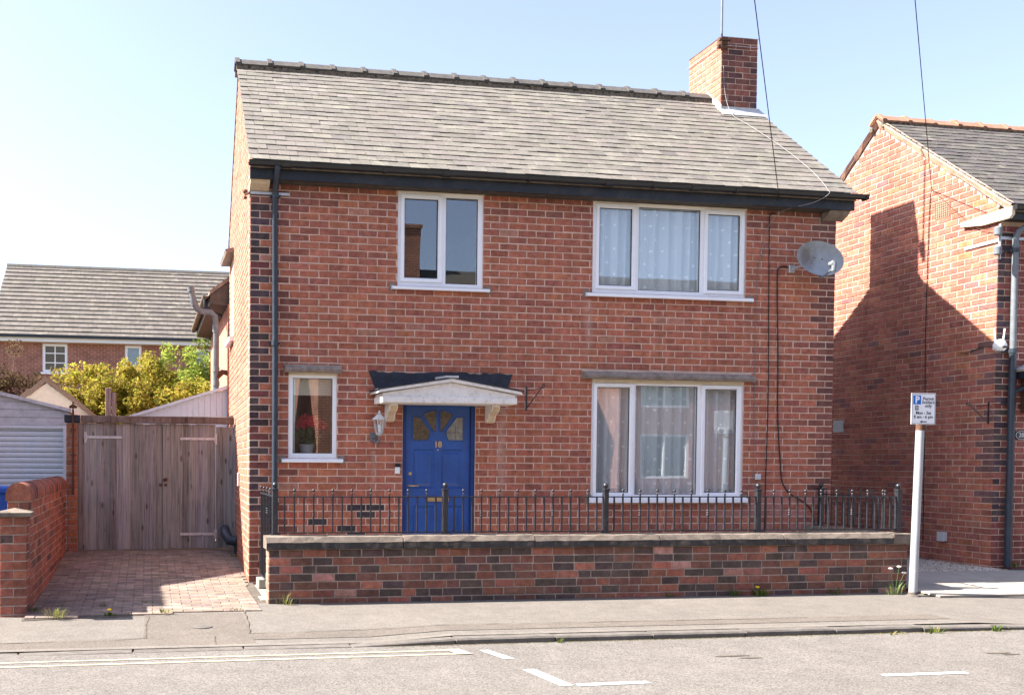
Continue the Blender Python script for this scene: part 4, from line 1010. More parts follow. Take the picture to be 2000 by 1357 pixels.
m.build('pillar_cap', 'coping', pil)
# timber double gates
WOODC = [(.265, .258, .248), (.225, .217, .208), (.3, .29, .28), (.19, .182, .174), (.245, .232, .218)]
def board_mesh(wd, h, n=3):
    return [MB().cbox(-wd/2, wd/2, 0, .022, 0, h+random.uniform(-.004, .004), .004).mesh('board', [MT['wood_obj']]) for _ in range(n)]
GY = 2.6
gates = thing('drive_gates', 'weathered timber double gates closing the drive', 'gate', (-1.1, GY, .19))
def leaf_of_gate(x0, x1, z0, z1, n):
    wd = (x1-x0)/n; BMs = board_mesh(wd+.006, z1-z0)
    for i in range(n): inst('board', random.choice(BMs), gates, (x0+wd*(i+.5), GY+(.007 if i % 2 else 0)+random.uniform(-.001, .001), z0+random.uniform(-.01, .004)), (0, 0, 0), jit(random.choice(WOODC), .1))
MB().box(-1.02, -.94, GY+.024, GY+.03, .21, 2.02, 0, (.12, .1, .09)).build('cover_strip', 'wood_attr', gates)
leaf_of_gate(-2.1, -.985, .205, 2.02, 12); leaf_of_gate(-.975, -.22, .215, 2.02, 8); leaf_of_gate(-.2, .045, .22, 1.98, 3)
MB().box(-2.1, -.22, GY+.03, GY+.08, .5, .6, 0, (.25, .2, .18)).build('ledge', 'wood_attr', gates); MB().box(-2.1, -.22, GY+.03, GY+.08, 1.6, 1.7, 0, (.25, .2, .18)).build('ledge', 'wood_attr', gates)
MB().cbox(-2.13, .05, GY-.06, GY+.05, 2.025, 2.125, .006, 0, (.13, .1, .085)).build('top_beam', 'wood_attr', gates)
MB().cbox(-2.17, -2.105, GY-.03, GY+.06, .1, 2.02, .005, 0, (.2, .165, .15)).build('gate_post', 'wood_attr', gates); MB().cbox(.05, .11, GY-.04, GY+.06, .1, 2.02, .005, 0, (.3, .28, .27)).build('gate_post', 'wood_attr', gates)
def hinge(x, z, d):
    m = MB().box(min(x, x+d*.5), max(x, x+d*.5), GY-.008, GY-.001, z, z+.036).box(x-.03 if d > 0 else x, x if d > 0 else x+.03, GY-.012, GY-.001, z-.06, z+.09).tube([(x, GY-.012, z-.03), (x, GY-.012, z+.06)], .012, 8)
    for i in range(4): m.tube([(x+d*(.08+.12*i), GY-.013, z+.018), (x+d*(.08+.12*i), GY-.007, z+.018)], .007, 6)
    m.build('strap_hinge', 'galv', gates)
hinge(-2.055, 1.80, 1); hinge(-.225, 1.79, -1); hinge(-.225, .405, -1)
MB().tube([(-.955, GY-.03, 1.21), (-.955, GY, 1.21)], .022, 10).ball((-.93, GY-.035, 1.22), .024, 10).box(-1.03, -.985, GY-.012, GY-.001, 1.12, 1.155).box(-.955, -.915, GY-.012, GY-.001, 1.12, 1.155).build('latch', 'rust', gates)
bp = thing('brick_pier', 'narrow brick pier between the garage and the timber gates', 'pier', (-2.24, 2.66, 0))
pco = MB().box(-2.333, -2.177, 2.567, 2.75, 0, 2.02).build('pier_core', 'mortar_grey', bp)
lay(courses(.166, -.03, 24, lambda r: [0, .166] if r % 2 else [0, .06, .166]), (-2.34, 2.56, 0), 0, pco, lambda u, z, r: jit((.36, .14, .075), .2), 60)
MB().cbox(-2.36, -2.15, 2.54, 2.77, 2.025, 2.13, .006).build('pier_cap', 'bitumen', bp)
ip = thing('iron_standard', 'thin rusty iron post with a flower finial standing before the brick pier', 'post', (-2.235, 2.52, 1.1))
MB().box(-2.25, -2.222, 2.505, 2.53, 1.0, 2.2).build('shaft', 'rust', ip); MB().ball((-2.236, 2.517, 2.25), .032, 8).ball((-2.27, 2.517, 2.24), .022, 8).ball((-2.2, 2.517, 2.24), .022, 8).tube([(-2.236, 2.517, 2.2), (-2.236, 2.517, 2.31)], .012, 6).build('finial', 'rust', ip)
for z in (1.55, 1.9): MB().box(-2.275, -2.2, 2.5, 2.545, z, z+.025).build('clamp', 'rust', ip)
# garage
gar = thing('garage', 'white timber garage with roller door behind the boundary wall', 'garage', (-3.7, 3.3, 0))
gx0, gx1, gy0 = -5.3, -2.37, 3.2; ap = -3.85
def grz(x): return 2.225+(gx1-x)*.236 if x > ap else 2.225+(gx1-ap)*.236-(ap-x)*.236
MB().box(gx0, gx0+.1, gy0, 8, 0, 2.1).box(gx1-.1, gx1, gy0+.12, 8, 0, 2.2).box(gx0, gx1, 7.9, 8, 0, 2.2).build('side_walls', 'garagewood', gar)
for z0 in (2.0, 2.115, 2.23, 2.345, 2.46):
    xa = gx1-max(0, (z0+.11-2.225))/.236; xb = gx1-max(0, (z0-2.225))/.236
    if z0 > 2.57: break
    MB().prism([(2*ap-xb+.0, z0), (xb, z0), (xa, z0+.11), (2*ap-xa, z0+.11)], 'y', gy0+.004*((z0*100) % 3), gy0+.03).build('gable_board', 'garagewood', gar)
MB().prism([(gx1+.06, grz(gx1)-.03), (gx1+.06, grz(gx1)+.02), (ap, grz(ap)+.035), (2*ap-gx1-.06, grz(gx1)+.02), (2*ap-gx1-.06, grz(gx1)-.03), (ap, grz(ap)-.015)], 'y', gy0-.06, 8.1).build('garage_roof', 'garagewood', gar)
for i in range(23):
    z = .2+i*.078; MB().prism([(gy0+.06, z), (gy0+.044, z+.006), (gy0+.038, z+.04), (gy0+.046, z+.072), (gy0+.06, z+.074)], 'x', gx0+.15, gx1-.06).build('door_slat', 'garage', gar)
MB().box(gx0+.1, gx1-.02, gy0+.0, gy0+.03, 1.955, 1.995).box(gx1-.06, gx1, gy0, gy0+.1, 0, 1.955).build('door_surround', 'garage', gar)
# bins
def bin_(x, y, label, lidm, bodym, sx=.46, sy=.5, h=1.02):
    t = thing('wheelie_bin', label, 'bin', (x, y, .03)); m = MB()
    A = [(x-sx*.4, y-sy*.38, .06), (x+sx*.4, y-sy*.38, .06), (x+sx*.4, y+sy*.38, .06), (x-sx*.4, y+sy*.38, .06), (x-sx*.5, y-sy*.5, h-.05), (x+sx*.5, y-sy*.5, h-.05), (x+sx*.5, y+sy*.5, h-.05), (x-sx*.5, y+sy*.5, h-.05)]
    m.add(A, [(3, 2, 1, 0), (4, 5, 6, 7), (0, 1, 5, 4), (1, 2, 6, 5), (2, 3, 7, 6), (3, 0, 4, 7)]).build('body', bodym, t)
    MB().cbox(x-sx*.54, x+sx*.54, y-sy*.56, y+sy*.54, h-.05, h+.03, .02).tube([(x-sx*.4, y+sy*.6, h), (x+sx*.4, y+sy*.6, h)], .016, 8).build('lid', lidm, t)
    for s in (-1, 1): MB().tube([(x+s*sx*.42, y+sy*.36, .1), (x+s*sx*.5, y+sy*.36, .1)], .1, 14).build('wheel', 'gasket', t)
bin_(-2.9, -.5, 'blue wheelie bin behind the end of the boundary wall', 'bluebin', 'bluebin', .5, .56, 1.17)

# ================================================================== BEHIND: REAR WING, LEAN-TO, SHED, SHRUBS, FAR HOUSE
wing = thing('rear_wing', 'rear wing of the house with overhanging eaves seen past the gable', 'building', (2.5, 6.5, 0))
WX = .1
MB().box(WX, 5, DEP+.01, 8.6, 0, 4.05).build('wall', 'brick_attr', wing)
wm = wing.children[0].data; at = wm.attributes.new('tint', 'FLOAT_COLOR', 'POINT'); at.data.foreach_set('color', np.tile([.45, .2, .14, 1], len(wm.vertices)).astype('f'))
MB().prism([(-.2, 4.2), (-.2, 4.27), (2.5, 6.3), (5.2, 4.27), (5.2, 4.2), (2.5, 6.22)], 'y', DEP+.05, 8.8).build('roof', 'slab', wing)
MB().prism([(-.19, 4.07), (-.19, 4.2), (.15, 4.45), (.15, 4.03)], 'y', DEP+.06, 8.7).build('boxed_eaves', 'soffit', wing)
m = MB(); k = 10; P = [(-.25-.055*math.cos(math.pi*i/k), 4.22-.055*math.sin(math.pi*i/k)) for i in range(k+1)]+[(-.25+.05*math.cos(math.pi*i/k), 4.22-.05*math.sin(math.pi*i/k)) for i in range(k+1)]
m.prism(P, 'y', DEP+.03, 8.75).build('gutter', 'moss', wing)
sv = thing('soil_pipe', 'grey soil vent pipe with an angled top beside the rear wing', 'pipe', (-.08, DEP+.2, 0))
yy = DEP+.1
MB().tube([(-.085, yy+.2, 2.4), (-.085, yy+.2, 2.62), (-.085, yy, 2.7), (-.085, yy, 3.72), (-.1, yy, 3.86), (-.18, yy, 3.93), (-.3, yy, 3.93), (-.4, yy, 3.97), (-.445, yy, 4.06), (-.5, yy, 4.3)], .05, 12).build('pipe', 'greypvc', sv, smooth=40)
for p, q in (((-.085, yy, 3.6), (-.085, yy, 3.72)), ((-.085, yy, 2.72), (-.085, yy, 2.8)), ((-.085, yy, 2.95), (-.085, yy, 3.03)), ((-.44, yy, 4.03), (-.46, yy, 4.1)), ((-.49, yy, 4.25), (-.505, yy, 4.33))): MB().tube([p, q], .06, 12).build('collar', 'greypvc', sv, smooth=40)
MB().tube([(-.085, yy, 2.85), (.02, yy-.02, 2.95), (.12, yy-.02, 2.93)], .045, 10).build('branch', 'rust', sv, smooth=40)
tag(MB().tube([(-.25, 4.62, 4.17), (-.25, 4.62, 4.05), (-.12, 4.66, 3.95), (.03, 4.7, 3.9)], .035, 10).build('swan_neck', 'bluegrey', smooth=40), 'dark offset pipe below the rear gutter', 'pipe')
tag(MB().tube([(.06, 2.2, .35), (-.04, 2.22, .36), (-.09, 2.28, .45), (-.09, 2.4, .5)], .075, 14).tube([(.05, 2.2, .3), (.05, 2.2, .1)], .03, 8).build('waste_pipe', 'bluegrey', smooth=40), 'short dark waste pipe at the foot of the gable by the gates', 'pipe')
tag(MB().cbox(.02, .06, 1.62, 1.7, 1.15, 1.33, .004).build('meter_tag', 'lightgrey'), 'pale plate on the gable wall beside the gates', 'plate')
tag(MB().cbox(.13, .2, -.03, -.002, .2, .42, .004).build('air_vent', 'iron'), 'small black vent low on the front wall by the corner', 'vent')
tag(MB().cbox(.07, .27, -.42, -.2, .012, .13, .012).build('loose_block', 'concrete'), 'loose pale concrete block at the house corner', 'block')
lt = thing('lean_to', 'white clad lean-to gable rising behind the timber gates', 'building', (-.6, 4.6, 0))
for i in range(16):
    a = -1.42+i*.096; b = a+.092; f = lambda x: 2.205+(x+1.39)*(2.69-2.205)/1.51
    MB().prism([(a, .2), (b, .2), (b, f(b)), (a, f(a))], 'y', 4.4, 4.42).build('cladding_board', 'cladding', lt)
MB().prism([(-1.5, 2.17), (.1, 2.69), (.1, 2.73), (-1.5, 2.215)], 'y', 4.34, 4.43).build('verge_trim', 'cladding', lt)
MB().prism([(-1.45, .2), (.1, .2), (.1, 2.66), (-1.45, 2.16)], 'y', 4.43, 4.5).build('roof', 'cladding', lt)
sh = thing('shed', 'cream rendered shed gable with a rough brown verge behind the garage', 'shed', (-3.0, 8.5, 0))
MB().prism([(-4.3, .1), (-2.2, .1), (-2.2, 2.3), (-3.16, 3.0), (-4.3, 2.2)], 'y', 8.0, 10.5).build('wall', 'render', sh)
m = MB()
for (xa, za), (xb, zb_) in [((-4.45, 2.1), (-3.16, 3.1)), ((-3.16, 3.1), (-2.0, 2.2))]:
    k = 16
    for i in range(k):
        t = i/k; x = xa+(xb-xa)*t; z = za+(zb_-za)*t; x2 = xa+(xb-xa)*(t+1/k); z2 = za+(zb_-za)*(t+1/k); e = random.uniform(-.015, .015)
        m.prism([(x, z-.09+e), (x2, z2-.09+e), (x2, z2+.03+e), (x, z+.03+e)], 'y', 7.9, 10.6)
m.build('roof', 'thatch', sh)
fp = thing('fence_posts', 'pair of weathered timber posts standing up behind the gates', 'post', (-1.9, 6.5, 0))
for a, b, z in ((-1.95, -1.85, 2.80), (-1.84, -1.76, 2.72)):
    MB().cbox(a, b, 6.4+a*.05, 6.5+a*.05, 0, z, .006, 0, (.24, .19, .17)).build('post', 'wood_attr', fp)

def shrub(name, label, base, blobs, cols, nleaf, size, stems, seed, droop=0.):
    rs = random.Random(seed); t = thing(name, label, 'shrub', base, 'shrubs in the back gardens')
    m = MB(); vols = [b[3]*b[4]*b[5] for b in blobs]; tot = sum(vols); N = nleaf
    V = np.zeros((N*4, 3), 'f'); Cc = np.zeros((N*4, 3), 'f'); k = 0
    tips = []
    for b, v in zip(blobs, vols):
        n = int(N*v/tot); sub = [(rs.gauss(0, .5), rs.gauss(0, .5), rs.gauss(0, .5), rs.uniform(.16, .36), rs.uniform(.7, 1.25)) for _ in range(46)]
        for s_ in sub[:14]: tips.append((b[0]+s_[0]*b[3], b[1]+s_[1]*b[4], b[2]+s_[2]*b[5]))
        for i in range(n):
            if k >= N: break
            s_ = rs.choice(sub); d = Vector((rs.gauss(0, 1), rs.gauss(0, 1), rs.gauss(0, 1))).normalized()*s_[3]*rs.random()**.35
            c = Vector((b[0]+(s_[0]+d.x)*b[3], b[1]+(s_[1]+d.y)*b[4], b[2]+(s_[2]+d.z)*b[5]))
            a1 = Vector((rs.gauss(0, 1), rs.gauss(0, 1), rs.gauss(0, .7)-droop)).normalized(); a2 = a1.orthogonal().normalized()
            ang = rs.random()*6.28; a2 = a2*math.cos(ang)+a1.cross(a2)*math.sin(ang); l = size*rs.uniform(.6, 1.3); wd = l*.5
            V[k*4:k*4+4] = [c-a1*l/2, c+a2*wd/2, c+a1*l/2, c-a2*wd/2]
            col = np.array(rs.choice(cols))*s_[4]*rs.uniform(.8, 1.2); Cc[k*4:k*4+4] = col; k += 1
    V = V[:k*4]; Cc = Cc[:k*4]
    m.v = [tuple(map(float, p)) for p in V]; m.f = [(4*i, 4*i+1, 4*i+2, 4*i+3) for i in range(k)]; m.mi = [0]*k; m.c = [tuple(map(float, c)) for c in Cc]; m.cm = True
    m.build('foliage', 'leaf', t)
    st = MB()
    for tp in rs.sample(tips, min(stems, len(tips))):
        b0 = Vector(base)+Vector((rs.uniform(-.2, .2), rs.uniform(-.2, .2), 0)); mid = (b0+Vector(tp))/2+Vector((rs.uniform(-.2, .2), 0, .2)); st.tube([b0, mid, tp], .022, 5, 0, .006)
    st.build('stems', 'bark', t)
GOLD = [(.42, .36, .055), (.36, .34, .055), (.5, .4, .09), (.24, .27, .04), (.33, .24, .06)]
LIME = [(.27, .36, .06), (.35, .4, .085), (.19, .27, .05), (.3, .3, .07)]
DARK = [(.1, .06, .045), (.14, .085, .055), (.075, .06, .035), (.17, .12, .06)]
shrub('golden_shrub', 'large golden yellow shrub behind the timber gates', (-1.6, 9.8, .1), [(-2.6, 9.8, 2.5, .8, .7, .75), (-1.85, 9.8, 2.75, .9, .8, .85), (-1.1, 9.8, 2.8, .85, .8, .85), (-.4, 9.9, 2.75, .85, .8, .85), (-1.5, 9.7, 2.2, 1.7, .7, .9)], GOLD, 56000, .08, 16, 3)
shrub('lilac_shrub', 'tall lime green shrub left of the soil pipe', (-.15, 10.8, .1), [(-.1, 10.8, 3.2, .75, .6, .8), (.25, 10.6, 2.9, .75, .6, .95), (-.55, 10.7, 3.0, .6, .5, .8)], LIME, 17000, .085, 16, 4)
shrub('bare_shrub', 'brown bare-stemmed shrub behind the white garage', (-4.6, 10.5, .1), [(-5.1, 10.5, 3.05, .8, .6, .8), (-4.3, 10.5, 2.9, .7, .6, .7), (-3.7, 10.3, 2.8, .5, .5, .55)], DARK, 13000, .07, 30, 5)
shrub('dark_shrub', 'dark green shrub in shade under the golden one', (-.7, 9.0, .1), [(-.6, 9.0, 2.0, .9, .5, .7)], [(.05, .07, .02), (.08, .1, .03)], 3000, .1, 6, 6)

# far house across the gardens
FY = 23.0
fh = thing('far_house', 'long brick house with tiled roof and white windows beyond the back gardens', 'house', (-1, FY+4, 0))
fX0, fX1 = -6.5, 8; FE = 5.62; FR = 9.05; FRY = FY+4.2; tilt = -.012
def fz(x): return tilt*(x+6)
fw = [(-4.83, -3.98, 4.56, 5.56), (-2.0, -1.42, 4.6, 5.56), (.42, 1.2, 4.56, 5.5)]
m = MB()
for a, b, c, d in rects_minus(fX0, fX1, 0, FE, fw): m.box(a, b, FY, FY+.2, c, d)
g = G('far_brickwork')
bt_ = g.n('ShaderNodeTexBrick', {'Vector': g.n('ShaderNodeCombineXYZ', {0: g.n('ShaderNodeSeparateXYZ', {0: g.pos()}).outputs[0], 1: g.n('ShaderNodeSeparateXYZ', {0: g.pos()}).outputs[2]}).outputs[0], 'Color1': (.3, .115, .08), 'Color2': (.23, .085, .065), 'Mortar': (.4, .3, .24), 'Scale': 1., 'Mortar Size': .007, 'Brick Width': .225, 'Row Height': .075})
MT['far_brick'] = g.fin(g.mix(1, bt_.outputs[0], g.ramp(g.noise(3, 4), (.3, .8), (.7, 1.2)), 'MULTIPLY'), .9, .2)
m.build('wall', 'far_brick', fh)
MB().box(fX0, fX0+.2, FY+.2, FY+8.4, 0, FE).box(fX1-.2, fX1, FY+.2, FY+8.4, 0, FE).prism([(FY+.1, FE), (FY+8.3, FE), (FRY, FR-.1)], 'x', fX0+.02, fX0+.2).prism([(FY+.1, FE), (FY+8.3, FE), (FRY, FR-.1)], 'x', fX1-.2, fX1-.02).build('gable_wall', 'far_brick', fh)
for i, (a, b, c, d) in enumerate(fw):
    f = MB()
    for q in rects_minus(a, b, c, d, [(a+.09, b-.09, c+.09, d-.09)]): f.box(q[0], q[1], FY+.02, FY+.09, q[2], q[3])
    nx, nz = (2, 3) if i != 1 else (1, 1)
    for k in range(1, nx): x = a+(b-a)*k/nx; f.box(x-.018, x+.018, FY+.03, FY+.08, c+.09, d-.09)
    for k in range(1, nz): z = c+(d-c)*k/nz; f.box(a+.09, b-.09, FY+.031, FY+.079, z-.018, z+.018)
    wo = f.build('window', 'upvc', fh); MB().box(a+.08, b-.08, FY+.1, FY+.11, c+.08, d-.08).build('pane', 'glass', wo)
    MB().box(a-.06, b+.06, FY-.05, FY+.02, c-.07, c).build('sill', 'upvc', wo)
MB().box(fX0+.2, fX1-.2, FY+1.5, FY+1.6, 0, FE).build('interior', 'room', fh)
MB().box(fX0-.05, fX1+.05, FY-.3, FY-.27, FE-.03, FE+.17).box(fX0-.05, fX1+.05, FY-.269, FY+.02, FE-.03, FE).build('fascia', 'upvc', fh)
MB().box(fX0-.08, fX1+.08, FY-.42, FY-.31, FE+.1, FE+.2).build('gutter', 'pvc', fh)
fr_ = MB(); n = 17; rd = MB()
p = math.atan2(FR-FE-.1, FRY-FY+.35)
for i in range(n):
    t0, t1 = i/n, (i+1)/n; y0 = FY-.35+(FRY-FY+.35)*t0; y1 = FY-.35+(FRY-FY+.35)*t1; z0 = FE+.15+(FR-FE-.15)*t0; z1 = FE+.15+(FR-FE-.15)*t1
    x = fX0-.1-(.165 if i % 2 else 0)
    while x < fX1+.1:
        a, b = max(x, fX0-.1), min(x+.33, fX1+.1); q = random.random(); c = jit((.116, .100, .085) if q < .6 else (.101, .088, .076) if q < .85 else (0.096, 0.082, 0.069), .06)
        e = random.uniform(-.004, .004); lf = .035
        rd.add([(a+.003, y0, z0+e), (b-.003, y0, z0+e), (b-.003, y0-.012, z0+lf+e), (a+.003, y0-.012, z0+lf+e), (b-.003, y1+.02, z1+.012), (a+.003, y1+.02, z1+.012)], [(0, 1, 2, 3), (3, 2, 4, 5)], 0, c); x += .33
rf = MB().prism([(FY-.36, FE+.1), (FRY, FR-.02), (FY+8.8, FE+.1), (FRY, FR-.15)], 'x', fX0-.09, fX1+.09).build('roof', 'slab', fh)
rd.build('tiles', 'slate_attr', rf, kind='stuff')
for i in range(32): MB().prism([(FRY-.14, FR-.06), (FRY-.05, FR+.055), (FRY+.05, FR+.055), (FRY+.14, FR-.06)], 'x', fX0-.1+i*.457, fX0-.1+i*.457+.45).build('ridge_tile', 'ridge', rf)

# ================================================================== RIGHT: NEIGHBOUR HOUSE
NX, NY = 10.1, -.11; NRY, NRZ = 2.05, 6.86; NEY, NEZ = -.33, 4.93; NDEP = 4.25; NW = 17.5
nh = thing('neighbour_house', 'brick gable-end house at right with orange ridge tiles', 'house', (13.5, 2, 0))
ns = (NRZ-NEZ)/(NRY-NEY)
def ngz(y): return NRZ-.04-abs(y-NRY)*ns
poly = [(NY+.22, -.1), (NDEP, -.1), (NDEP, ngz(NDEP)), (NRY, NRZ-.04), (NY+.22, ngz(NY+.22))]
nwall = MB().prism(poly, 'x', NX+.007, NX+.22).build('gable_wall', 'mortar', nh)
def nlim(za, zb):
    L = NDEP-NY
    if zb < min(ngz(NDEP), ngz(NY)): return (0, L)
    d = (NRZ-.1-zb)/ns; return (max(0, NDEP-NRY-d), min(L, NDEP-NRY+d))
vent = [(NDEP-.95, NDEP-.70, 5.05, 5.28), (NDEP-2.93, NDEP-2.72, 2.03, 2.21)]
nc = courses(NDEP-NY, Z0, 81, stretcher(NDEP-NY), vent, nlim)
def ntint(u, z, r):
    y = NDEP-u; q = random.random()
    c = (.36, .125, .085) if q < .6 else (.31, .108, .08) if q < .82 else (.41, .155, .095) if q < .96 else (.22, .1, .09)
    if y < .05 and .9 < z < 4.5 and random.random() < .5: c = (.17, .085, .08)
    if y < .7 and z < 1.4 and random.random() < .4: c = (.4, .14, .08)
    if z > 2.2 and y < .5 and random.random() < .06: c = (.45, .17, .08)
    return jit(c, .14)
lay(nc, (NX, NDEP, 0), -math.pi/2, nwall, ntint, 300, key=lambda c: c[1]*-1+abs(c[2]-2.2)*.05)
NH = [(10.9, 11.9, .0, 2.2)]
m = MB()
for a, b, c, d in rects_minus(NX+.007, NW, -.1, ngz(NY)+.05, NH): m.box(a, b, NY+.007, NY+.22, c, d)
fwall = m.build('front_wall', 'mortar', nh)
lay(courses(2.4, Z0, 56, stretcher(2.4, 1), [(.8, 1.8, 0, 2.2)]), (NX, NY, 0), 0, fwall, lambda u, z, r: jit((.08, .055, .058), .3) if u < .13 and z > .7 and random.random() < .7 else jit((.22, .075, .06), .2), 120, key=lambda c: c[0])
MB().box(10.95, 11.85, NY+.08, NY+.12, 0, 2.15).build('door', 'rust', nh)
MB().box(NX+.22, NW, NDEP-.2, NDEP, -.1, ngz(NDEP)).box(NW-.2, NW, NY+.22, NDEP-.2, -.1, ngz(NDEP)).build('back_wall', 'mortar', nh)
m = MB()
for nm, (a, b, c, d) in zip(('v', 'w'), [(.70, .95, 5.05, 5.28), (2.72, 2.93, 2.03, 2.21)]):
    vt = MB().box(NX+.02, NX+.03, a, b, c, d).build('air_brick', 'gasket', nh); g_ = MB(); n = 7
    for i in range(n+1): y = a+(b-a)*i/n; g_.box(NX-.004, NX+.02, y-.006, y+.006, c, d); z = c+(d-c)*i/n; g_.box(NX-.002, NX+.018, a, b, z-.006, z+.006)
    g_.build('grille', 'ridge_red' if nm == 'v' else 'lightgrey', vt)
rm = MB(); nx0 = NX-.05
for s in (0, 1):
    ye = NEY+.03 if s == 0 else 2*NRY-NEY; ze = NEZ-.03
    rm.add([(nx0+.02, ye, ze), (NW+.2, ye, ze), (NW+.2, NRY, NRZ), (nx0+.02, NRY, NRZ), (nx0+.02, ye, ze-.05), (NW+.2, ye, ze-.05), (NW+.2, NRY, NRZ-.05), (nx0+.02, NRY, NRZ-.05)], [(0, 1, 2, 3) if s == 0 else (3, 2, 1, 0), (7, 6, 5, 4) if s == 0 else (4, 5, 6, 7), (0, 4, 5, 1), (0, 3, 7, 4)])
nroof = rm.build('roof', 'slab', nh)
def dark_slate():
    q = random.random(); return jit((.093, .084, .074) if q < .6 else (.082, .073, .068) if q < .85 else (.109, .096, .085), .1)
slate_roof(nroof, lambda y: nx0, 13.6, NEY, NEZ, NRY, NRZ, 130, .14, .25, dark_slate)
MB().add([(13.6, NEY, NEZ+.02), (NW+.2, NEY, NEZ+.02), (NW+.2, NRY, NRZ+.02), (13.6, NRY, NRZ+.02)], [(0, 1, 2, 3)]).build('far_slates', 'slab', nroof, kind='stuff')
ridge_tiles(nroof, nx0-.01, 13.6, NRY, NRZ, 'ridge_red', 8)
m = MB(); k = 26                                # thick cement fillet along the verge
for s in (0, 1):
    vs = []; fs = []
    ye = NEY if s == 0 else 2*NRY-NEY
    for i in range(k+1):
        t = i/k; y = ye+(NRY-ye)*t; z = NEZ+(NRZ-NEZ)*t; e = random.uniform(-.012, .012); wv = (.11 if s == 0 else .08)+random.uniform(-.015, .015)
        vs += [(NX-.012+random.uniform(-.004, .004), y, z-wv), (nx0-.012+e*.3, y, z-.01), (nx0+.04+e, y, z+.034), (NX+.02, y, z-wv)]
    for i in range(k):
        for q in range(3): fs.append((i*4+q, i*4+q+1, i*4+q+5, i*4+q+4) if s else (i*4+q+4, i*4+q+5, i*4+q+1, i*4+q))
    m.add(vs, fs)
m.build('verge_fillet', 'verge', nroof)
MB().prism([(NEY-.02, NEZ-.13), (NEY+.02, NEZ-.17), (.1, NEZ-.17), (.45, NEZ-.11), (.45, NEZ-.05), (NEY-.02, NEZ-.02)], 'x', NX-.05, NX-.001).build('eaves_kneeler', 'cream', nh)
MB().box(NX+.0, NW, NEY+.06, NEY+.09, NEZ-.17, NEZ-.03).box(NX+.001, NW, NEY+.091, NY-.001, NEZ-.165, NEZ-.14).build('fascia', 'fascia', nh)
ng = MB().prism(gutter_prof(NEY-.01, NEZ-.015), 'x', NX-.02, NW).build('gutter', 'pvc', nh, smooth=30)
MB().box(NX-.024, NX-.02, NEY-.07, NEY+.05, NEZ-.075, NEZ-.005).build('gutter_end', 'pvc', ng)
ndp = MB().tube([(10.55, NEY, NEZ-.06), (10.5, NEY+.02, NEZ-.16), (10.34, NY-.07, NEZ-.3), (10.3, NY-.065, NEZ-.4), (10.3, NY-.065, 3.05)], .038, 12).build('downpipe', 'greypvc', nh, smooth=40)
MB().tube([(10.3, NY-.065, 3.06), (10.3, NY-.065, .12)], .043, 12).build('lower_downpipe', 'bluegrey', ndp, smooth=40)
for z in (4.35, 3.0, 2.3, .9): MB().tube([(10.3, NY-.065, z), (10.3, NY-.065, z+.05)], .05, 12).box(10.2, 10.4, NY-.03, NY-.002, z+.01, z+.035).build('pipe_clip', 'bluegrey', ndp)
MB().tube([(10.3, NY-.07, 2.47), (10.55, NY-.1, 2.56), (10.8, NY-.1, 2.62)], .03, 10).build('branch_pipe', 'bluegrey', ndp, smooth=40)
ncn = MB().prism([(10.42, 2.66), (10.42, 2.74), (11.3, 3.1), (12.2, 2.74), (12.2, 2.66)], 'y', NY-.5, NY-.001).build('door_canopy', 'bitumen', nh); MB().prism([(10.4, 2.75), (10.36, 2.78), (11.3, 3.2), (12.24, 2.78), (12.2, 2.75), (11.3, 3.11)], 'y', NY-.56, NY-.002).build('canopy_roof', 'lead', ncn)
MB().box(10.5, 10.58, NY-.3, NY-.01, 2.2, 2.655).build('corbel', 'rust', ncn)
pq = thing('number_plaque', 'oval dark plaque with number 20 on the neighbour house front', 'plaque', (10.52, NY, 1.85))
m = MB(); vs = [(10.52+.095*math.cos(a), NY-.012, 1.9+.065*math.sin(a)) for a in np.linspace(0, 2*math.pi, 24, endpoint=False)]
m.add(vs+[(x, NY-.001, z) for x, y, z in vs], [tuple(range(23, -1, -1))]+[(i, (i+1) % 24, 24+(i+1) % 24, 24+i) for i in range(24)]).build('plate', 'iron', pq)
text_obj('numerals', '20', .085, 'signwhite', pq, (10.52, NY-.014, 1.9), ext=.001)
MB().tube([(10.52+.085*math.cos(a), NY-.013, 1.9+.056*math.sin(a)) for a in np.linspace(0, 2*math.pi, 25)], .003, 4, cap=False).build('rim', 'signwhite', pq)
# fixtures on the neighbour's corner
sc = thing('security_camera', 'white security camera with two aerials on the neighbour house corner', 'camera', (10.06, NY-.1, 3.0))
MB().lathe([(.05, 0), (.075, .03), (.08, .08), (.06, .13), (.03, .15)], (10.06, NY-.1, 3.02), 14).build('body', 'white', sc, smooth=50)
for d in (-.055, .055): MB().tube([(10.06+d, NY-.09, 3.12), (10.06+d*1.5, NY-.09, 3.32)], .01, 8).build('aerial', 'white', sc)
MB().box(10.03, 10.09, NY-.19, NY-.17, 3.05, 3.075).build('lens', 'gasket', sc); MB().tube([(10.06, NY-.05, 3.06), (10.08, NY+.01, 3.06)], .02, 8).build('arm', 'white', sc)
pb = thing('insulator_bracket', 'galvanised cable bracket with grey insulators on the neighbour house corner', 'bracket', (10.08, NY, 4.5))
MB().box(NX-.016, NX-.002, NY-.02, .42, 4.49, 4.525).build('side_strap', 'galv', pb); MB().box(NX-.02, NX+.5, NY-.03, NY-.014, 4.52, 4.56).build('front_strap', 'galv', pb)
for z in (4.56, 4.3): MB().lathe([(.028, 0), (.05, .01), (.05, .1), (.03, .12)], (NX-.07, NY-.06, z), 12).build('insulator', 'greypvc', pb, smooth=40)
MB().box(NX-.03, NX-.016, NY-.06, NY-.03, 4.25, 4.72).build('upright', 'galv', pb)
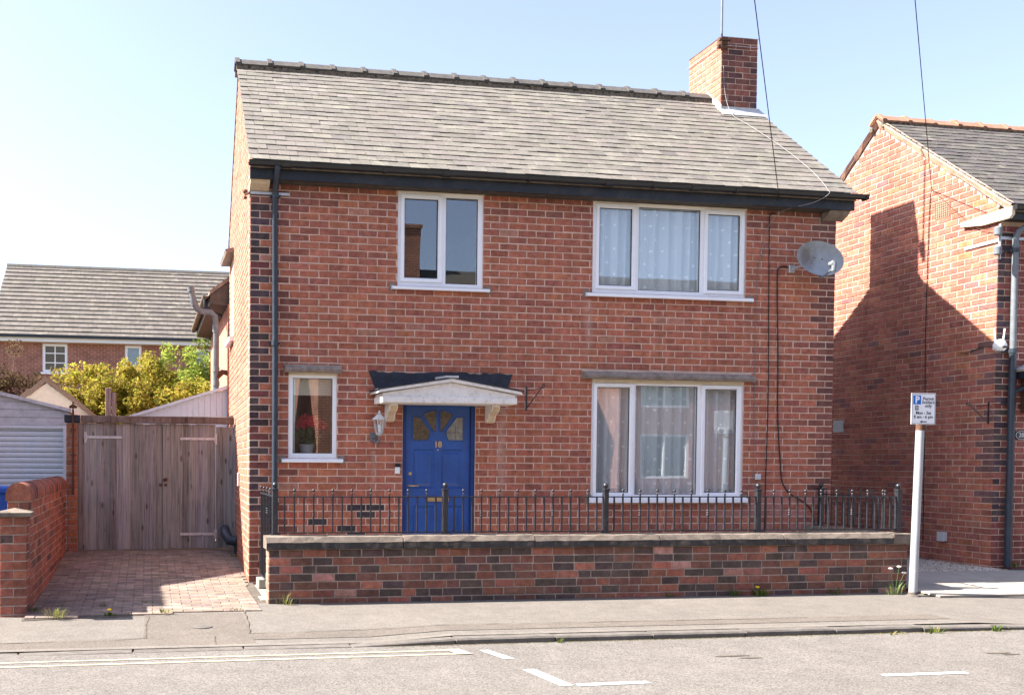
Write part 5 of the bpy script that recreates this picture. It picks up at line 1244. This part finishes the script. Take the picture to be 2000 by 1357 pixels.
tag(MB().cbox(NX-.06, NX-.001, .6, .73, .4, .53, .006).build('outdoor_socket', 'lightgrey'), 'grey outdoor socket box low on the neighbour gable wall', 'box')
hook((NX-.008, -.02, 2.05), -.2, .98, 'black hanging basket bracket on the neighbour house gable')
cable('gable_cable', [(NX-.012, 1.0, 5.5), (NX-.012, 1.04, 5.2), (NX-.012, 1.06, 3.5), (NX-.012, 1.04, 2.2), (NX-.012, 1.02, .34)], .006, 'wire', 'black cable clipped straight down the neighbour gable wall')
cable('slack_cable', [(NX-.012, 1.0, 5.5), (NX-.014, .6, 5.1), (NX-.03, .2, 4.75), (NX-.07, NY-.05, 4.66)], .004, 'rust', 'thin rusty wire slanting to the insulators on the neighbour gable')
cable('camera_cable', [(NX-.012, .45, 3.06), (NX-.014, .3, 3.06), (NX-.012, .1, 3.1), (10.06, NY-.05, 3.08)], .006, 'wire', 'short black cable leading to the security camera')
# overhead wires to a pole across the road
def along(A, B_, t): return tuple(a+(b-a)*t for a, b in zip(A, B_))
_d = -fwd-1.047*r_+4.17*u_; POLE = tuple(CAM+_d*2.05)
for A, lb in (((6.84, -.12, 4.83), 'overhead telephone wire reaching the hook above the upper right window'), ((NX-.02, 1.0, 5.5), 'overhead telephone wire reaching the neighbour gable')):
    m = MB(); n = 24; P = []
    for i in range(n+1):
        t = i/n; q = along(A, POLE, t); P.append((q[0], q[1], q[2]-.05*4*t*(1-t)))
    tag(m.tube(P, .005, 6).build('overhead_wire', 'wire'), lb, 'wire')
tp = thing('telegraph_pole', 'tall timber telegraph pole on the far pavement', 'pole', (POLE[0], POLE[1], 0))
MB().tube([(POLE[0], POLE[1], -.1), (POLE[0], POLE[1], POLE[2]+.3)], .14, 12, 0, .1).build('shaft', 'bark', tp)

# ================================================================== PARKING SIGN
ps = thing('parking_sign', 'resident permit parking sign on a grey steel pole', 'sign', (7.4, -1.8, 0))
MB().tube([(7.405, -1.78, -.05), (7.455, -1.78, 2.0)], .043, 16).build('pole', 'polegrey', ps, smooth=40)
MB().lathe([(.075, 0), (.07, .012), (.05, .02), (.046, .05)], (7.407, -1.78, -.004), 16).build('base_collar', 'pav_b', ps, smooth=40)
MB().tube([(7.4525, -1.78, 1.88), (7.4545, -1.78, 1.945)], .045, 16).build('rust_band', 'rust', ps, smooth=40)
px0, px1, pz0, pz1, py = 7.285, 7.595, 1.945, 2.295, -1.835
pt = MB().cbox(px0, px1, py, py+.006, pz0, pz1, .001).box(px0+.06, px1-.06, py+.006, py+.02, 2.0, 2.03).build('plate', 'signwhite', ps)
m = MB(); e = .006
for a, b, c, d in rects_minus(px0+e, px1-e, pz0+e, pz1-e, [(px0+e+.004, px1-e-.004, pz0+e+.004, pz1-e-.004)]): m.box(a, b, py-.0012, py, c, d)
m.build('border', 'ink', pt)
MB().box(px0+.022, px0+.12, py-.0015, py, pz1-.125, pz1-.025).build('blue_panel', 'signblue', pt); text_obj('letter', 'P', .105, 'signwhite', pt, (px0+.072, py-.002, pz1-.077), ext=.0006, bold=.004)
for s, x, z, sz in (('Permit', .215, .062, .052), ('holders', .215, .102, .052), ('only', .215, .142, .052), ('Mon - Sat', .155, .222, .05), ('8 am - 6 pm', .155, .266, .05)): text_obj('lettering', s, sz, 'ink', pt, (px0+x, py-.0012, pz1-z), ext=.0005, bold=.0006)
MB().box(px0+.05, px0+.09, py-.0012, py, pz1-.19, pz1-.14).build('zone_panel', 'ink', pt); text_obj('letter', 'B', .045, 'signwhite', pt, (px0+.07, py-.0018, pz1-.166), ext=.0005)
MB().prism([(px0+.11, .32-.0), (px0+.14, .335), (px0+.14, .325), (px0+.2, .325), (px0+.2, .315), (px0+.14, .315), (px0+.14, .305)], 'y', py-.0012, py).build('arrow', 'ink', pt).location.z += pz1-.64

# ================================================================== WEEDS
def tuft(x, y, z, n, h, cols, label, sp=.05, name='grass_tuft', fl=None):
    rs = random.Random(int(x*977+y*331)); t = thing(name, label, 'weed', (x, y, z), 'weeds along the pavement edges'); m = MB()
    for i in range(n):
        a = rs.random()*6.28; r = rs.random()*sp; l = h*rs.uniform(.5, 1.1); b = Vector((x+r*math.cos(a), y+r*math.sin(a)*.5, z)); d = Vector((math.cos(a)*rs.uniform(.1, .8), math.sin(a)*rs.uniform(.1, .6), 1)).normalized()
        s = Vector((-math.sin(a), math.cos(a), 0))*rs.uniform(.002, .005)*(2.6 if name == 'dandelion' else 1); mid = b+d*l*.6; tip = b+d*l+Vector((math.cos(a), math.sin(a), -.3))*l*.25
        m.add([b-s, b+s, mid+s, mid-s, tip], [(0, 1, 2, 3), (3, 2, 4)], 0, jit(rs.choice(cols), .15))
    m.build('blades', 'leaf', t)
    for f in (fl or []):
        c = Vector((x+f[0], y-.02, z+f[1])); g_ = MB().tube([(x, y, z), c], .003, 5).build('stalk', 'green', t)
        MB().lathe([(.006, -.012), (.022, 0), (.024, .006), (.012, .012)], c, 12).build('flower', f[2] if len(f) > 2 else 'yellow', t)
GR = [(.1, .16, .03), (.16, .2, .05), (.07, .11, .025)]; ST = [(.3, .25, .1), (.22, .22, .07), (.14, .16, .05)]
tuft(5.66, -1.56, 0, 34, .1, GR, 'leafy dandelion with one yellow flower at the garden wall foot', .1, 'dandelion', [(-.06, .1)])
tuft(5.36, -1.54, 0, 30, .11, GR, 'green grass tuft at the wall foot just left of the leafy dandelion', .07)
tuft(4.55, -1.53, 0, 16, .05, GR, 'tiny green tuft at the middle of the garden wall foot', .05)
tuft(6.62, -1.55, 0, 24, .1, GR, 'grass tuft at the wall foot between dandelion and sign pole', .09)
tuft(7.28, -1.66, 0, 40, .16, [(.2, .25, .1), (.28, .33, .15), (.15, .2, .07)], 'pale leafy weed with small flowers beside the sign pole', .1, 'tall_weed', [(-.08, .3, 'whitewood'), (.03, .32, 'whitewood'), (.1, .25, 'whitewood')])
tuft(.22, -1.56, 0, 20, .16, ST, 'dry straw coloured weed at the left end of the garden wall', .12)
tuft(-2.05, -2.1, 0, 40, .12, ST, 'clump of dry grass at the drive edge near the pillar', .13)
tuft(-2.28, -1.75, 0, 26, .1, GR, 'green weed in the corner of pillar and boundary wall', .08)
tuft(-1.55, -2.05, 0, 14, .05, GR, 'single yellow dandelion at the front edge of the drive', .06, 'dandelion', [(0, .06)])
tuft(-1.05, -1.98, 0, 26, .06, ST+GR, 'low yellowish weed at the pavement edge in the middle of the drive', .14)
tuft(-1.2, -1.35, .012, 20, .04, GR, 'low green weed growing between the drive blocks', .1)
tuft(-1.62, -1.55, .01, 20, .04, GR, 'smaller weed between the drive blocks left of the other', .08)
tuft(-.3, -1.9, 0, 18, .04, GR, 'low weed at the right front edge of the drive', .12)
tuft(.0, 1.9, .15, 16, .08, GR, 'weed growing by the gates at the gable foot', .1)
tuft(6.05, -3.54, -.075, 36, .07, GR+ST, 'leafy weed in the gutter against the kerb at right', .14)
tuft(5.6, -3.54, -.075, 26, .04, ST, 'low straw weed in the gutter left of the leafy one', .14)
tuft(6.72, -3.54, -.075, 22, .09, GR, 'upright green weed at the end of the raised kerb', .05)
tuft(2.35, -3.53, -.075, 14, .045, GR, 'tiny weed at a kerb joint in the middle of the street', .03)
tuft(10.4, -.2, .11, 22, .12, GR, 'grass tuft at the foot of the neighbour downpipe', .1)
mo = MB(); rs = random.Random(9)
for i in range(1500):
    x = rs.uniform(.8, 7); y = -3.505-abs(rs.gauss(0, .018)); r = rs.uniform(.003, .009)
    mo.add([(x+r*math.cos(k*2.1), y+r*math.sin(k*2.1), -.0745) for k in range(3)]+[(x, y, -.0745+r*.8)], [(0, 1, 3), (1, 2, 3), (2, 0, 3)], 0, jit((.08, .08, .03) if rs.random() < .5 else (.14, .11, .07), .2))
tag(mo.build('gutter_moss', 'stone_attr'), 'thin line of moss and grit along the kerb foot', 'moss', kind='stuff')

# ================================================================== OFF-FRAME NEIGHBOURS (their shadow and reflections reach the picture)
def plain_house(name, label, x0, x1, yf, yb, ze, zr, face, chim, wins, group=None):
    t = thing(name, label, 'house', ((x0+x1)/2, (yf+yb)/2, 0), group); ym = (yf+yb)/2; s = 1 if yb > yf else -1; lo, hi = min(yf, yb), max(yf, yb)
    hs = [(a, b, c, d) for a, b, c, d in wins]; m = MB()
    for a, b, c, d in rects_minus(x0, x1, -.1, ze, hs): m.box(a, b, min(yf, yf+s*.2), max(yf, yf+s*.2), c, d)
    m.build('front_wall', 'far_brick2', t)
    MB().prism([(lo+.21, -.1), (hi, -.1), (hi, ze), (ym, zr-.08), (lo+.21, ze)] if s > 0 else [(lo, -.1), (hi-.21, -.1), (hi-.21, ze), (ym, zr-.08), (lo, ze)], 'x', x0, x0+.2).prism([(lo+.21, -.1), (hi, -.1), (hi, ze), (ym, zr-.08), (lo+.21, ze)] if s > 0 else [(lo, -.1), (hi-.21, -.1), (hi-.21, ze), (ym, zr-.08), (lo, ze)], 'x', x1-.2, x1).build('gable_wall', 'far_brick2', t)
    sl = (zr-ze)/(hi-ym); ov = .2
    MB().prism([(lo-ov, ze-ov*sl), (lo-ov, ze-ov*sl+.07), (ym, zr+.07), (hi+ov, ze-ov*sl+.07), (hi+ov, ze-ov*sl), (ym, zr)], 'x', x0-.05, x1+.05).build('roof', 'ridge', t)
    for (a, b, c, d) in hs:
        f = MB(); w0 = yf+s*.05; w1_ = yf+s*.1
        for q in rects_minus(a, b, c, d, [(a+.08, (a+b)/2-.03, c+.08, d-.08), ((a+b)/2+.03, b-.08, c+.08, d-.08)]): f.box(q[0], q[1], min(w0, w1_), max(w0, w1_), q[2], q[3])
        wo = f.build('window', 'upvc', t); MB().box(a+.07, b-.07, min(w1_, w1_+s*.01), max(w1_, w1_+s*.01), c+.07, d-.07).build('pane', 'glass', wo)
    MB().box(x0+.2, x1-.2, min(yf+s*.5, yf+s*.6), max(yf+s*.5, yf+s*.6), 0, ze).build('interior', 'room', t)
    if chim: MB().box(chim[0], chim[0]+.9, ym-.35, ym+.35, ze, chim[1]).box(chim[0]-.05, chim[0]+.95, ym-.4, ym+.4, chim[1], chim[1]+.12).lathe([(.13, 0), (.11, .4)], (chim[0]+.3, ym, chim[1]+.12), 10).build('chimney', 'far_brick2', t)
    return t
g = G('street_brickwork'); se = g.n('ShaderNodeSeparateXYZ', {0: g.pos()})
bt_ = g.n('ShaderNodeTexBrick', {'Vector': g.n('ShaderNodeCombineXYZ', {0: g.math('ADD', se.outputs[0], se.outputs[1]), 1: se.outputs[2]}).outputs[0], 'Color1': (.27, .1, .065), 'Color2': (.2, .07, .05), 'Mortar': (.45, .34, .27), 'Scale': 1., 'Mortar Size': .008, 'Brick Width': .239, 'Row Height': .085})
MT['far_brick2'] = g.fin(g.mix(1, bt_.outputs[0], g.ramp(g.noise(3, 4), (.3, .8), (.7, 1.2)), 'MULTIPLY'), .9, .2)
lh = plain_house('left_house', 'brick house beyond the left edge whose shadow falls on the drive', -13, -5.72, .75, 6.3, 4.9, 7.8, -1, None, [(-12, -10.5, 1, 2.4), (-9, -7.2, 1, 2.4), (-12, -10.5, 3.4, 4.6), (-9, -7.2, 3.4, 4.6)])
MB().box(-9.5, -5.74, -.6, .74, -.1, 4.85).box(-9.55, -5.70, -.66, .74, 4.855, 4.93).build('shadow_bay', 'far_brick2', lh)  # unseen bay, added and shaped so its shadow covers the drive front
for i, (x0, x1) in enumerate(((-16, -8.5), (-6.2, 1.6), (4.2, 12), (14.5, 22), (24.5, 32))):
    plain_house('opposite_house', ['first brick house from the left across the road', 'second brick house from the left across the road', 'third brick house from the left across the road', 'fourth brick house from the left across the road', 'fifth brick house from the left across the road'][i], x0, x1, -18.6, -23.6, 4.9, 8.2, 1, (7.25 if i == 2 else x1-1.2, 9.6), [(x0+.8, x0+2.6, 1, 2.5), (x0+4.6, x0+6.4, 1, 2.5), (x0+.8, x0+2.6, 3.4, 4.6), (x0+4.6, x0+6.4, 3.4, 4.6)], 'houses across the road')
